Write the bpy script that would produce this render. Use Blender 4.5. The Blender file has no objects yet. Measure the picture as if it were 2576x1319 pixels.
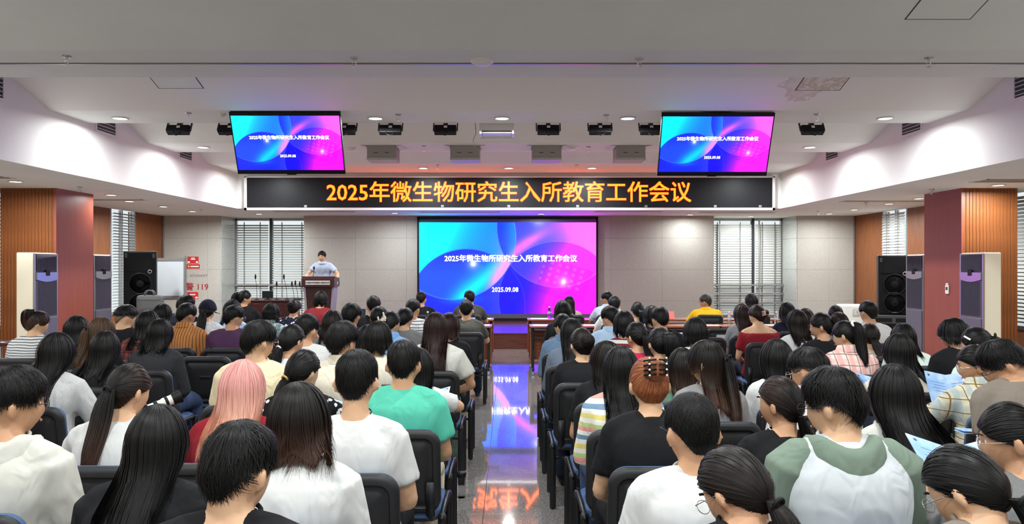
import bpy, bmesh, math, random
import numpy as np
from mathutils import Vector, Matrix

# ------------------------------------------------------------------ camera, world, exposure
F, CX, CY, CH = 1950.0, 1280.0, 667.0, 1.68          # focal length in px, principal point, eye height
S = bpy.context.scene
COL = S.collection
cam_d = bpy.data.cameras.new('camera'); cam_d.sensor_width = 36.0; cam_d.lens = 36.0 * F / 2576.0
cam_d.shift_x = 8.0 / 2576.0; cam_d.shift_y = 7.5 / 2576.0
cam_d.clip_start = 0.05; cam_d.clip_end = 200
cam = bpy.data.objects.new('camera', cam_d); COL.objects.link(cam)
cam.location = (0, 0, CH); cam.rotation_euler = (math.pi / 2, 0, 0)
S.camera = cam
W = bpy.data.worlds.new('daylight'); S.world = W; W.use_nodes = True
W.node_tree.nodes['Background'].inputs[0].default_value = (0.93, 0.97, 1.0, 1)
W.node_tree.nodes['Background'].inputs[1].default_value = .9
S.view_settings.view_transform = 'Standard'; S.view_settings.look = 'None'
S.view_settings.exposure = 0.12; S.view_settings.gamma = 1.0; S.view_settings.use_curve_mapping = False
S.cycles.use_adaptive_sampling = True; S.cycles.adaptive_threshold = .035
S.cycles.max_bounces = 6; S.cycles.diffuse_bounces = 4; S.cycles.glossy_bounces = 3
S.cycles.transmission_bounces = 4; S.cycles.transparent_max_bounces = 6
S.cycles.caustics_reflective = False; S.cycles.caustics_refractive = False
S.cycles.sample_clamp_indirect = 6.0
LAMP_W = 50.0            # one recessed LED downlight
LAMP_COL = (.95, 1.0, .99)

R = random.Random(11)
NR = np.random.default_rng(7)
PI = math.pi
def rad(a): return a * PI / 180.0
def px(x, y, d): return Vector(((x - CX) * d / F, d, CH - (y - CY) * d / F))
def lin(c):
    return tuple(((v / 255.0) / 12.92 if v <= 10 else (((v / 255.0) + 0.055) / 1.055) ** 2.4) for v in c)

# ------------------------------------------------------------------ mesh helpers
class MB:
    def __init__(s): s.v = []; s.f = []
    def add(s, V, Fc):
        b = len(s.v); s.v.extend([tuple(p) for p in V]); s.f.extend([tuple(i + b for i in q) for q in Fc]); return s
    def box(s, x0, x1, y0, y1, z0, z1, M=None):
        V = [Vector((x, y, z)) for z in (z0, z1) for y in (y0, y1) for x in (x0, x1)]
        if M is not None: V = [M @ p for p in V]
        return s.add(V, [(0, 2, 3, 1), (4, 5, 7, 6), (0, 1, 5, 4), (2, 6, 7, 3), (0, 4, 6, 2), (1, 3, 7, 5)])
    def cbox(s, c, sx, sy, sz, M=None):
        return s.box(c[0] - sx / 2, c[0] + sx / 2, c[1] - sy / 2, c[1] + sy / 2, c[2] - sz / 2, c[2] + sz / 2, M)
    def bbox(s, x0, x1, y0, y1, z0, z1, b=0.01, M=None):
        """box with all edges chamfered"""
        bm = bmesh.new()
        bmesh.ops.create_cube(bm, size=1)
        for v in bm.verts:
            v.co = Vector((x0 + (v.co.x + .5) * (x1 - x0), y0 + (v.co.y + .5) * (y1 - y0), z0 + (v.co.z + .5) * (z1 - z0)))
        bmesh.ops.bevel(bm, geom=bm.edges[:], offset=b, segments=2, profile=.5, affect='EDGES')
        if M is not None: bmesh.ops.transform(bm, matrix=M, verts=bm.verts)
        bm.verts.index_update()
        s.add([v.co.copy() for v in bm.verts], [[v.index for v in f.verts] for f in bm.faces]); bm.free(); return s
    def loft(s, rings, cap=True):
        n = len(rings[0]); V = [p for r in rings for p in r]; Fc = []
        for i in range(len(rings) - 1):
            for j in range(n):
                k = (j + 1) % n
                Fc.append((i * n + j, i * n + k, (i + 1) * n + k, (i + 1) * n + j))
        if cap:
            Fc.append(tuple(reversed(range(n)))); Fc.append(tuple((len(rings) - 1) * n + j for j in range(n)))
        return s.add(V, Fc)
    def tube(s, pts, rr, n=8, cap=True, rnd=False):
        pts = [Vector(p) for p in pts]; m = len(pts)
        if not isinstance(rr, (list, tuple)): rr = [rr] * m
        if rnd:   # rounded ends
            hv = lambda r: tuple(k * .55 for k in r) if isinstance(r, tuple) else r * .55
            mn = lambda r: min(r) if isinstance(r, tuple) else r
            a = pts[0] - (pts[1] - pts[0]).normalized() * (mn(rr[0]) * .7); b = pts[-1] + (pts[-1] - pts[-2]).normalized() * (mn(rr[-1]) * .7)
            pts = [a] + pts + [b]; rr = [hv(rr[0])] + list(rr) + [hv(rr[-1])]; m += 2
        t = [(pts[min(i + 1, m - 1)] - pts[max(i - 1, 0)]).normalized() for i in range(m)]
        up = Vector((0, 0, 1)) if abs(t[0].z) < .9 else Vector((1, 0, 0))
        u = t[0].cross(up).normalized(); rings = []
        for i in range(m):
            u = (u - t[i] * u.dot(t[i])).normalized(); w = t[i].cross(u)
            r = rr[i]; rx, ry = r if isinstance(r, tuple) else (r, r)
            rings.append([pts[i] + u * (rx * math.cos(2 * PI * j / n)) + w * (ry * math.sin(2 * PI * j / n)) for j in range(n)])
        return s.loft(rings, cap)
    def ell(s, c, r, nu=12, nv=8, M=None):
        c = Vector(c); rings = []
        for i in range(nv + 1):
            th = PI * (i + .02) / (nv + .04)
            rings.append([Vector((r[0] * math.sin(th) * math.cos(2 * PI * j / nu), r[1] * math.sin(th) * math.sin(2 * PI * j / nu), -r[2] * math.cos(th))) for j in range(nu)])
        rings = [[c + (M @ p if M is not None else p) for p in q] for q in rings]
        return s.loft(rings)
    def cyl(s, c, r, h, n=20, axis='z', r2=None):
        c = Vector(c); r2 = r if r2 is None else r2
        def P(a, rr, k):
            x, y = rr * math.cos(a), rr * math.sin(a)
            return c + (Vector((x, y, k)) if axis == 'z' else Vector((x, k, -y)) if axis == 'y' else Vector((k, x, y)))
        return s.loft([[P(2 * PI * j / n, r, 0) for j in range(n)], [P(2 * PI * j / n, r2, h) for j in range(n)]])
    def lathe(s, c, prof, n=20, axis='z'):
        c = Vector(c); rings = []
        for r, h in prof:
            ring = []
            for j in range(n):
                a = 2 * PI * j / n; x, y = r * math.cos(a), r * math.sin(a)
                ring.append(c + (Vector((x, y, h)) if axis == 'z' else Vector((x, h, -y)) if axis == 'y' else Vector((h, x, y))))
            rings.append(ring)
        return s.loft(rings)
    def prism(s, poly, a, b, axis='y'):
        """2D polygon extruded from a to b along axis"""
        def P(p, k):
            return Vector((p[0], k, p[1])) if axis == 'y' else Vector((k, p[0], p[1])) if axis == 'x' else Vector((p[0], p[1], k))
        return s.loft([[P(p, a) for p in poly], [P(p, b) for p in poly]])
    def torus(s, c, Rr, r, n=24, m=6, M=None, sy=1.0):
        c = Vector(c); V = []; Fc = []
        for i in range(n):
            a = 2 * PI * i / n
            for j in range(m):
                b = 2 * PI * j / m
                p = Vector(((Rr + r * math.cos(b)) * math.cos(a), (Rr + r * math.cos(b)) * math.sin(a) * sy, r * math.sin(b)))
                V.append(c + (M @ p if M is not None else p))
                Fc.append((i * m + j, ((i + 1) % n) * m + j, ((i + 1) % n) * m + (j + 1) % m, i * m + (j + 1) % m))
        return s.add(V, Fc)
    def mesh(s, name='mesh'):
        me = bpy.data.meshes.new(name); me.from_pydata([tuple(p) for p in s.v], [], s.f)
        bm = bmesh.new(); bm.from_mesh(me); bmesh.ops.recalc_face_normals(bm, faces=bm.faces); bm.to_mesh(me); bm.free()
        return me

def np_mesh(name, V, Q, huv=None):
    me = bpy.data.meshes.new(name); V = np.asarray(V, np.float32); Q = np.asarray(Q, np.int32)
    me.vertices.add(len(V)); me.vertices.foreach_set('co', V.ravel())
    me.loops.add(Q.size); me.loops.foreach_set('vertex_index', Q.ravel())
    me.polygons.add(len(Q)); me.polygons.foreach_set('loop_start', np.arange(0, Q.size, 4, dtype=np.int32))
    me.update(calc_edges=True); me.validate()
    if huv is not None:
        at = me.attributes.new('huv', 'FLOAT_VECTOR', 'POINT'); at.data.foreach_set('vector', np.asarray(huv, np.float32).ravel())
    return me

BAKE = []
def obj(name, src, mat=None, parent=None, smooth=False, loc=None, rot=None, edge=None):
    """link one mesh object; src is an MB or a mesh"""
    me = src.mesh(name) if isinstance(src, MB) else src
    o = bpy.data.objects.new(name, me); COL.objects.link(o)
    if mat is not None:
        if len(me.materials) == 0: me.materials.append(mat)
        elif me.materials[0] != mat:
            o.material_slots[0].link = 'OBJECT'; o.material_slots[0].material = mat
    if smooth and not me.get('sm'):
        me.polygons.foreach_set('use_smooth', [True] * len(me.polygons)); me['sm'] = 1
        if edge:
            bm = bmesh.new(); bm.from_mesh(me)
            for e in bm.edges:
                if len(e.link_faces) == 2 and e.calc_face_angle(0) > rad(edge): e.smooth = False
            bm.to_mesh(me); bm.free()
    if parent is not None: o.parent = parent
    if loc is not None: o.location = loc
    if rot is not None: o.rotation_euler = rot
    return o
def tag(o, label, cat, group=None):
    o['label'] = label; o['category'] = cat
    if group: o['group'] = group
    return o
def thing(name, label, cat, loc=(0, 0, 0), rz=0, group=None):
    o = bpy.data.objects.new(name, None); COL.objects.link(o); o.empty_display_size = .1
    o.location = loc; o.rotation_euler = (0, 0, rz)
    return tag(o, label, cat, group)
def struct(o): o['kind'] = 'structure'; return o
def stuff(o): o['kind'] = 'stuff'; return o
TEXTS = []
def text(name, body, size, mat, parent, loc, rot, offset=0.0, ext=0.001, align='CENTER', space=1.0, sx=1.0):
    cu = bpy.data.curves.new(name, 'FONT'); cu.body = body; cu.size = size; cu.extrude = ext
    cu.align_x = align; cu.align_y = 'CENTER'; cu.space_character = space; cu.resolution_u = 2
    o = bpy.data.objects.new(name, cu); COL.objects.link(o); o.parent = parent; o.location = loc; o.rotation_euler = rot; o.scale = (sx, 1, 1)
    TEXTS.append((o, mat, offset)); return o

# ------------------------------------------------------------------ materials
MAT = {}
def mat(name, col, rough=.5, metal=0.0, spec=.5, emit=None, es=0.0, coat=0.0, trans=0.0, ior=1.45):
    if name in MAT: return MAT[name]
    m = bpy.data.materials.new(name); m.use_nodes = True; b = m.node_tree.nodes['Principled BSDF']
    b.inputs['Base Color'].default_value = (*col, 1); b.inputs['Roughness'].default_value = rough
    b.inputs['Metallic'].default_value = metal; b.inputs['Specular IOR Level'].default_value = spec
    b.inputs['Coat Weight'].default_value = coat; b.inputs['Transmission Weight'].default_value = trans; b.inputs['IOR'].default_value = ior
    if emit: b.inputs['Emission Color'].default_value = (*emit, 1); b.inputs['Emission Strength'].default_value = es
    MAT[name] = m; return m
def N(m, t, **kw):
    n = m.node_tree.nodes.new(t)
    for k, v in kw.items(): setattr(n, k, v)
    return n
def L(m, a, b): m.node_tree.links.new(a, b)
def bsdf(m): return m.node_tree.nodes['Principled BSDF']
def coords(m, scale=(1, 1, 1), kind='Object', rot=(0, 0, 0)):
    t = N(m, 'ShaderNodeTexCoord'); mp = N(m, 'ShaderNodeMapping'); mp.inputs['Scale'].default_value = scale; mp.inputs['Rotation'].default_value = rot
    L(m, t.outputs[kind], mp.inputs[0]); return mp.outputs[0]
def noise(m, vec, scale, detail=3, rough=.55):
    n = N(m, 'ShaderNodeTexNoise'); n.inputs['Scale'].default_value = scale; n.inputs['Detail'].default_value = detail; n.inputs['Roughness'].default_value = rough
    L(m, vec, n.inputs['Vector']); return n.outputs['Fac']
def ramp(m, fac, stops, interp='LINEAR'):
    r = N(m, 'ShaderNodeValToRGB'); r.color_ramp.interpolation = interp; e = r.color_ramp.elements
    while len(e) < len(stops): e.new(.5)
    for i, (p, c) in enumerate(stops): e[i].position = p; e[i].color = (*c, 1)
    L(m, fac, r.inputs[0]); return r.outputs[0]
def bump(m, h, strength=.3, dist=.01):
    b = N(m, 'ShaderNodeBump'); b.inputs['Strength'].default_value = strength; b.inputs['Distance'].default_value = dist
    L(m, h, b.inputs['Height']); L(m, b.outputs[0], bsdf(m).inputs['Normal'])
def math_(m, op, a, b=None, c=None):
    n = N(m, 'ShaderNodeMath', operation=op)
    for i, v in enumerate((a, b, c)):
        if v is None: continue
        if isinstance(v, (int, float)): n.inputs[i].default_value = v
        else: L(m, v, n.inputs[i])
    return n.outputs[0]
def mixc(m, f, a, b):
    n = N(m, 'ShaderNodeMix', data_type='RGBA')
    for i, v in ((0, f), (6, a), (7, b)):
        if isinstance(v, tuple): n.inputs[i].default_value = (*v, 1)
        elif isinstance(v, (int, float)): n.inputs[i].default_value = v
        else: L(m, v, n.inputs[i])
    return n.outputs[2]

def plaster(name, col):
    m = mat(name, col, .75, spec=.25)
    v = coords(m); L(m, ramp(m, noise(m, v, 1.3, 4), [(.3, tuple(c * .94 for c in col)), (.7, col)]), bsdf(m).inputs['Base Color'])
    bump(m, noise(m, v, 60, 2), .05, .004); return m
M_ceil = plaster('ceiling_paint', lin((232, 234, 230)))
M_soff = plaster('soffit_paint', lin((240, 237, 236)))
def stained_ceiling():
    """painted ceiling with one brown water stain round the right-hand hatch"""
    m = mat('stained_ceiling_paint', lin((236, 233, 229)), .75, spec=.25); v = coords(m)
    c = px(2052, 232, 8.9)
    d = N(m, 'ShaderNodeVectorMath', operation='SUBTRACT'); L(m, v, d.inputs[0]); d.inputs[1].default_value = c
    sc = N(m, 'ShaderNodeVectorMath', operation='MULTIPLY'); L(m, d.outputs[0], sc.inputs[0]); sc.inputs[1].default_value = (2.6, 1.5, .5)
    ln = N(m, 'ShaderNodeVectorMath', operation='LENGTH'); L(m, sc.outputs[0], ln.inputs[0])
    dist = math_(m, 'ADD', ln.outputs['Value'], math_(m, 'MULTIPLY', math_(m, 'SUBTRACT', noise(m, v, 5, 4), .5), 1.1))
    st = ramp(m, dist, [(.0, (.5, .5, .5)), (.55, (.35, .35, .35)), (.74, (.85, .85, .85)), (.8, (0, 0, 0))])
    L(m, mixc(m, math_(m, 'MULTIPLY', st, .5), lin((236, 233, 229)), lin((180, 156, 130))), bsdf(m).inputs['Base Color']); return m
def granite(name, a, b, c, scale=70, rough=.35, spec=.4):
    m = mat(name, a, rough, spec=spec); v = coords(m)
    n1 = noise(m, v, scale, 3, .7); n2 = noise(m, v, scale * .35, 2, .6)
    c1 = ramp(m, n1, [(.36, b), (.47, a), (.56, a), (.66, c)])
    L(m, mixc(m, math_(m, 'MULTIPLY', n2, .35), c1, a), bsdf(m).inputs['Base Color']); return m
M_gran = granite('wall_granite', lin((180, 176, 169)), lin((140, 135, 129)), lin((208, 203, 196)), 95, .5, .3)
M_gran2 = granite('return_granite', lin((188, 190, 186)), lin((150, 152, 150)), lin((205, 206, 203)), 40, .25, .5)
M_floor = granite('floor_granite', lin((146, 141, 138)), lin((86, 82, 80)), lin((206, 201, 197)), 75, .06, .95)
bsdf(M_floor).inputs['Coat Weight'].default_value = 1.0; bsdf(M_floor).inputs['Coat IOR'].default_value = 1.9; bsdf(M_floor).inputs['Coat Roughness'].default_value = .03
M_joint = mat('dark_joint', lin((70, 66, 64)), .7); M_core = mat('wall_core', lin((146, 142, 136)), .7)
def wood(name, a, b, rough=.4, sc=(26, 26, 1.2)):
    m = mat(name, a, rough); v = coords(m, sc)
    L(m, ramp(m, noise(m, v, 2.2, 4, .6), [(.3, b), (.7, a)]), bsdf(m).inputs['Base Color']); return m
M_wood = wood('orange_wood', lin((142, 84, 44)), lin((106, 58, 28)), .45)
M_wood2 = wood('red_brown_laminate', lin((152, 80, 62)), lin((132, 66, 52)), .45, (60, 60, .6))
M_desk = wood('desk_wood', lin((150, 84, 52)), lin((112, 58, 34)), .3, (3, 26, 26))
M_mahog = wood('dark_mahogany', lin((66, 30, 28)), lin((44, 18, 18)), .3, (20, 20, 1.5))
M_stagew = wood('stage_board', lin((104, 56, 46)), lin((80, 40, 34)), .16, (1.2, 20, 20))
M_black = mat('black_plastic', (.006, .006, .007), .5, spec=.25)
M_blackm = mat('black_metal', (.015, .015, .017), .38, .3)
M_dgrey = mat('dark_grey', (.03, .03, .034), .5)
M_grey = mat('mid_grey', lin((120, 118, 118)), .5)
M_silver = mat('silver', lin((176, 176, 178)), .3, .8)
M_chrome = mat('chrome', (.8, .8, .8), .12, 1.0)
M_white = mat('white_plastic', lin((232, 230, 224)), .4)
M_cream = mat('cream_panel', lin((226, 218, 196)), .5)
M_lilac = mat('grey_panel', lin((96, 92, 104)), .42)
M_glass = mat('window_glass', (.9, .95, .95), .03, trans=1.0, ior=1.2)
M_clear = mat('clear_plastic', (.97, .98, 1.0), .02, trans=1.0, ior=1.06)
M_slat = mat('blind_slat', lin((196, 198, 192)), .45)
M_lamp = mat('lamp_lens', (1, 1, 1), .5, emit=(1, .98, .95), es=9.0); M_lamp.cycles.emission_sampling = 'NONE'
M_blue = mat('blue_fabric', lin((74, 96, 134)), .85, spec=.2)
def _bf():
    v = coords(M_blue); bump(M_blue, noise(M_blue, v, 500, 1), .2, .002)
_bf()
M_chairb = mat('chair_shell', (.014, .014, .016), .5)
def _cs():
    bump(M_chairb, noise(M_chairb, coords(M_chairb), 420, 2), .25, .001)
_cs()
M_red = mat('red_sign', lin((196, 44, 44)), .5)
M_redtxt = mat('red_paint', lin((158, 48, 50)), .6)
M_greytxt = mat('worn_grey_paint', lin((140, 122, 116)), .7)
M_paper = mat('white_paper', lin((236, 236, 240)), .6)
M_pink = mat('pink_card', lin((238, 132, 128)), .6)
M_board = mat('whiteboard_face', lin((196, 202, 208)), .25)

# ------------------------------------------------------------------ room shell
XS, XW, ZL, ZU = 5.72, 8.4, 2.87, 3.61            # soffit line, side wall, low ceiling, ceiling strip height
DF, DW, DG, DB = 16.3, 18.8, 19.8, -3.2           # fascia, front wall, glazing of the recesses, back wall
STRIPS = [(-1.1, -.1), (1.55, 2.55), (4.3, 5.25), (6.97, 7.97), (9.67, 10.54), (12.26, 13.25), (14.7, DF)]

floor = struct(obj('floor', MB().box(-9, 9, DB - .2, 20.6, -.12, -.006), M_joint))
TS = .8; tile_me = MB().bbox(0, TS - .003, 0, TS - .003, -.03, 0, .0012).mesh('floor_tile')
X0 = -.17 - 11 * TS; rest = MB()
for i in range(22):
    for j in range(30):
        x, y = X0 + i * TS, -3.2 + j * TS
        if -1.0 < x + TS / 2 < .95 and y > .3 and y < 15.4:
            obj('floor_tile', tile_me, M_floor, floor, loc=(x, y, 0))
        else: rest.box(x, x + TS - .003, y, y + TS - .003, -.03, 0)
stuff(obj('floor_tile_field', rest, M_floor, floor))

ceiling = struct(obj('ceiling', MB().box(-XW, -XS - .03, DB, DG + .3, ZL, ZL + .08).box(XS + .03, XW, DB, DG + .3, ZL, ZL + .08)
                     .box(-XS - .03, XS + .03, DF + .03, DG + .3, ZL, ZL + .08), M_ceil))
for s in (-1, 1):
    obj('ceiling_fascia', MB().box(*sorted((s * XS, s * (XS + .06))), DB, DF + .06, ZL - .002, 4.45), M_soff, ceiling)
obj('ceiling_fascia', MB().box(-XS, XS, DF, DF + .06, ZL - .002, 4.1), M_soff, ceiling)
M_stain = stained_ceiling()
for i, (a, b) in enumerate(STRIPS):
    if i == 3:
        obj('ceiling_strip', MB().box(-XS, XS, a, 7.40, ZU, ZU + .06), M_ceil, ceiling)
        obj('ceiling_strip', MB().box(-XS, XS, 7.44, b, ZU, ZU + .06), M_ceil, ceiling)
        obj('ceiling_track', MB().box(-XS, XS, 7.395, 7.445, ZU - .006, ZU + .03), M_grey, ceiling)
        obj('ceiling_track_rail', MB().box(-XS, XS, 7.405, 7.42, ZU - .012, ZU), M_silver, ceiling)
    else:
        obj('ceiling_strip', MB().box(-XS, XS, a, b, ZU, ZU + .06), M_ceil, ceiling)
    if i < len(STRIPS) - 1:
        n = STRIPS[i + 1][0]; top = ZU + .32 * (n - b)
        obj('ceiling_riser', MB().box(-XS, XS, b - .04, b, ZU + .06, top + .1), M_ceil, ceiling)
        mb = MB().prism([(b - .02, top + .006), (n, ZU), (n, ZU + .05), (b - .02, top + .06)], -XS, XS, 'x')
        obj('ceiling_panel', mb, M_stain if i == 3 else M_ceil, ceiling)
obj('ceiling_panel', MB().box(-XS, XS, DB, -1.1, ZU, ZU + .06), M_ceil, ceiling)
def panel_pt(x, y, i):
    """point on the sloping panel behind strip i seen at pixel x, y"""
    b, n = STRIPS[i][1], STRIPS[i + 1][0]
    k = (CY - y) / F                                   # z = CH + k d ; plane z = ZU + .32 (n - d)
    d = (ZU + .32 * n - CH) / (k + .32); return Vector(((x - CX) * d / F, d, CH + k * d))
SLOPE = math.atan(.32)
M_hatch = mat('hatch_board', lin((226, 222, 216)), .8)
def _hs():
    v = coords(M_hatch); L(M_hatch, ramp(M_hatch, noise(M_hatch, v, 9, 5, .7), [(.42, lin((228, 224, 218))), (.56, lin((196, 180, 162))), (.62, lin((228, 224, 218)))]), bsdf(M_hatch).inputs['Base Color'])
_hs()
for (x0, x1, y, i, lab) in ((400, 512, 222, 3, 'white access hatch in the ceiling panel above the left hanging television'),
                            (2001, 2112, 227, 3, 'water-stained access hatch in the ceiling panel above the right hanging television'),
                            (2277, 2440, 48, 2, 'large white access hatch at the top right of the ceiling')):
    a, b = panel_pt(x0, y, i), panel_pt(x1, y, i); w = (b - a).x
    t = thing('ceiling_hatch', lab, 'hatch', ((a.x + b.x) / 2, a.y, a.z)); t.rotation_euler = (-SLOPE, 0, 0)
    obj('panel', MB().box(-w / 2 + .006, w / 2 - .006, -w, -.006, -.004, .02), M_hatch if 'stained' in lab else M_ceil, t)
    fr = MB(); e = .006
    for q in ((-w / 2 - e, w / 2 + e, -e, e), (-w / 2 - e, w / 2 + e, -w - e, -w + e), (-w / 2 - e, -w / 2 + e, -w, 0), (w / 2 - e, w / 2 + e, -w, 0)): fr.box(*q, -.002, .02)
    obj('frame', fr, M_dgrey, t)

# walls
wall_back = struct(obj('wall_back', MB().box(-XW, XW, DB - .1, DB, 0, 4.4), M_ceil))
WIN = [(16.3, 17.4), (11.55, 13.4)]
def blinds(parent, along, a, b, z0, z1, face, pitch=.062, tilt=35, axis='x'):
    """venetian blind; along axis from a to b, face = coordinate of its plane"""
    mb = MB(); n = int((z1 - z0) / pitch); T = rad(tilt)
    for i in range(n):
        z = z0 + (i + .5) * pitch; hw = .029; dy, dz = hw * math.cos(T), hw * math.sin(T)
        if axis == 'x': V = [(a, face - dy, z - dz), (b, face - dy, z - dz), (b, face + dy, z + dz), (a, face + dy, z + dz)]
        else: V = [(face - dy, a, z - dz), (face - dy, b, z - dz), (face + dy, b, z + dz), (face + dy, a, z + dz)]
        V += [(p[0], p[1], p[2] + .0018) for p in V]
        mb.add(V, [(0, 1, 2, 3), (7, 6, 5, 4), (0, 4, 5, 1), (1, 5, 6, 2), (2, 6, 7, 3), (3, 7, 4, 0)])
    o = stuff(obj('blind_slats', mb, M_slat, parent))
    k = max(2, int((b - a) / .45)); 
    for i in range(k):
        c = a + (b - a) * (i + .5) / k
        if axis == 'x': obj('blind_cord', MB().box(c - .012, c + .012, face - .031, face - .029, z0, z1), M_grey, parent)
        else:
            s = -1 if face > 0 else 1
            obj('blind_cord', MB().box(face + s * .029, face + s * .031, c - .012, c + .012, z0, z1), M_grey, parent)
    return o
wn = 1
for s, nm in ((-1, 'left'), (1, 'right')):
    segs = [(DB, 11.55), (13.4, 16.3), (17.4, DW + .2)]
    mb = MB()
    for a, b in segs: mb.box(*sorted((s * XW, s * (XW + .15))), a, b, 0, ZL)
    for a, b in WIN: mb.box(*sorted((s * XW, s * (XW + .15))), a, b, 0, .62)
    wl = struct(obj('wall_' + nm, mb, M_wood))
    for a, b in segs:                                  # veneer panels
        k = max(1, round((b - a) / 1.2))
        for i in range(k):
            y0, y1 = a + (b - a) * i / k, a + (b - a) * (i + 1) / k
            obj('wood_panel', MB().box(*sorted((s * XW, s * (XW - .02))), y0 + .003, y1 - .003, .1, ZL), M_wood, wl)
    for a, b in WIN:
        w = struct(obj('window_%d' % wn, MB().box(*sorted((s * (XW + .05), s * (XW + .056))), a, b, .62, ZL), M_glass)); wn += 1
        fr = MB()
        for q in ((a, a + .05, .62, ZL), (b - .05, b, .62, ZL), (a, b, .62, .68)): fr.box(*sorted((s * (XW - .02), s * (XW + .1))), *q)
        obj('window_frame', fr, M_silver, w)
        obj('window_mullion', MB().box(*sorted((s * XW, s * (XW + .08))), (a + b) / 2 - .02, (a + b) / 2 + .02, .68, ZL), M_silver, w)
        blinds(w, 'y', a + .06, b - .06, .7, ZL - .02, s * (XW - .045), axis='y', tilt=20 if s < 0 else 60)
ROWZ = [.0, .81, 1.57, 2.33, ZL]
def granite_tiles(parent, xs, y, m=M_gran, rows=ROWZ, th=.03):
    for i in range(len(xs) - 1):
        for j in range(len(rows) - 1):
            obj('granite_slab', MB().bbox(xs[i] + .001, xs[i + 1] - .001, y - th, y + .01, rows[j] + .001, rows[j + 1] - .001, .002), m, parent)
XR0, XR1 = 4.95, 6.99
wall_front = struct(obj('wall_front', MB().box(-XW - .1, -XR1, DW + .01, DG + .2, 0, ZL).box(-XR0, XR0, DW + .01, DG + .2, 0, ZL)
                        .box(XR1, XW + .1, DW + .01, DG + .2, 0, ZL).box(-XR1, -XR0, DG, DG + .2, 0, .35).box(XR0, XR1, DG, DG + .2, 0, .35), M_core))
granite_tiles(wall_front, [-XR0 + XR0 * 2 * i / 8 for i in range(9)], DW)
granite_tiles(wall_front, [-XW, -7.3, -XR1], DW); granite_tiles(wall_front, [XR1, 7.75, XW], DW)
for s in (-1, 1):                                      # polished returns of the recesses
    for xx, sg in ((s * XR1, -s), (s * XR0, s)):
        for j in range(4):
            obj('return_slab', MB().bbox(*sorted((xx, xx + sg * .02)), DW - .01, DG, ROWZ[j] + .002, ROWZ[j + 1] - .002, .002), M_gran2, wall_front)
for s, nm in ((-1, 3), (1, 6)):
    x0, x1 = sorted((s * XR0, s * XR1))
    w = struct(obj('window_%d' % wn, MB().box(x0, x1, DG + .05, DG + .056, .35, ZL), M_glass)); wn += 1
    fr = MB().box(x0, x1, DG - .02, DG + .08, .35, .41).box(x0, x0 + .05, DG - .02, DG + .08, .35, ZL).box(x1 - .05, x1, DG - .02, DG + .08, .35, ZL).box(x0, x1, DG - .02, DG + .08, ZL - .06, ZL)
    obj('window_frame', fr, M_silver, w)
    xm = x0 + (.92 if s < 0 else 1.28)
    obj('window_mullion', MB().box(xm - .035, xm + .035, DG - .03, DG + .08, .35, ZL), M_dgrey, w)
    for z in ((1.17,) if s < 0 else (1.17, .95, .72)):
        obj('window_rail', MB().box(x0, x1, DG - .16, DG - .10, z - .02, z + .02), M_silver, w)
    if s > 0:
        for xx in (5.35, 6.35): obj('rail_post', MB().box(xx - .015, xx + .015, DG - .15, DG - .12, .35, ZL), M_silver, w)
    blinds(w, 'x', x0 + .06, xm - .05, .42, ZL - .1, DG - .06, tilt=42 if s < 0 else 62)
    blinds(w, 'x', xm + .05, x1 - .06, .42, ZL - .1, DG - .06, tilt=38 if s < 0 else 66)
# corner trims
for i, s in enumerate((-1, 1)):
    t = struct(obj('trim_%d' % (i + 1), MB().box(*sorted((s * (XW - .03), s * (XW - .06))), DW - .06, DW - .03, 0, ZL), M_silver))
for i, s in enumerate((-1, 1)):
    struct(obj('baseboard_' + ('left', 'right')[i], MB().box(*sorted((s * (XW - .02), s * (XW - .035))), DB, DW - .06, 0, .1), M_mahog))

# columns clad in wood
for s, side in ((-1, 'left'), (1, 'right')):
    t = thing('column', 'square column clad in orange slatted wood on the %s of the hall' % side, 'column', (s * 7.45, 12.53, 0))
    obj('core', MB().box(-.43, .43, -.5, .52, 0, ZL), M_wood, t)
    x = -s * .45
    obj('side_cladding', MB().box(*sorted((x, x + s * .02)), -.53, .53, .0, ZL), M_wood2, t)
    obj('corner_trim', MB().box(*sorted((x - s * .002, x + s * .03)), -.545, -.515, 0, ZL), M_wood2, t)
    sm = MB().bbox(-.024, .024, -.02, .01, 0, ZL, .004).mesh('slat')
    for i in range(16): obj('slat', sm, M_wood, t, loc=(-.40 + i * .0535, -.51, 0))

# stage
stage = thing('stage', 'low reddish-brown wooden stage in front of the big screen', 'stage', (0, 15.5, 0))
for i in range(9):
    obj('riser_board', MB().bbox(-6.9 + i * 1.5333 + .002, -6.9 + (i + 1) * 1.5333 - .002, 0, .04, 0, .29, .003), M_stagew, stage)
for i in range(5):
    obj('deck_board', MB().bbox(-6.9, 6.9, i * .65 - .02 * (i == 0) + .001, (i + 1) * .65 - .002, .29, .32, .003), M_stagew, stage)
obj('substructure', MB().box(-6.85, 6.85, .05, 3.2, 0, .285), M_dgrey, stage)

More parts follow.
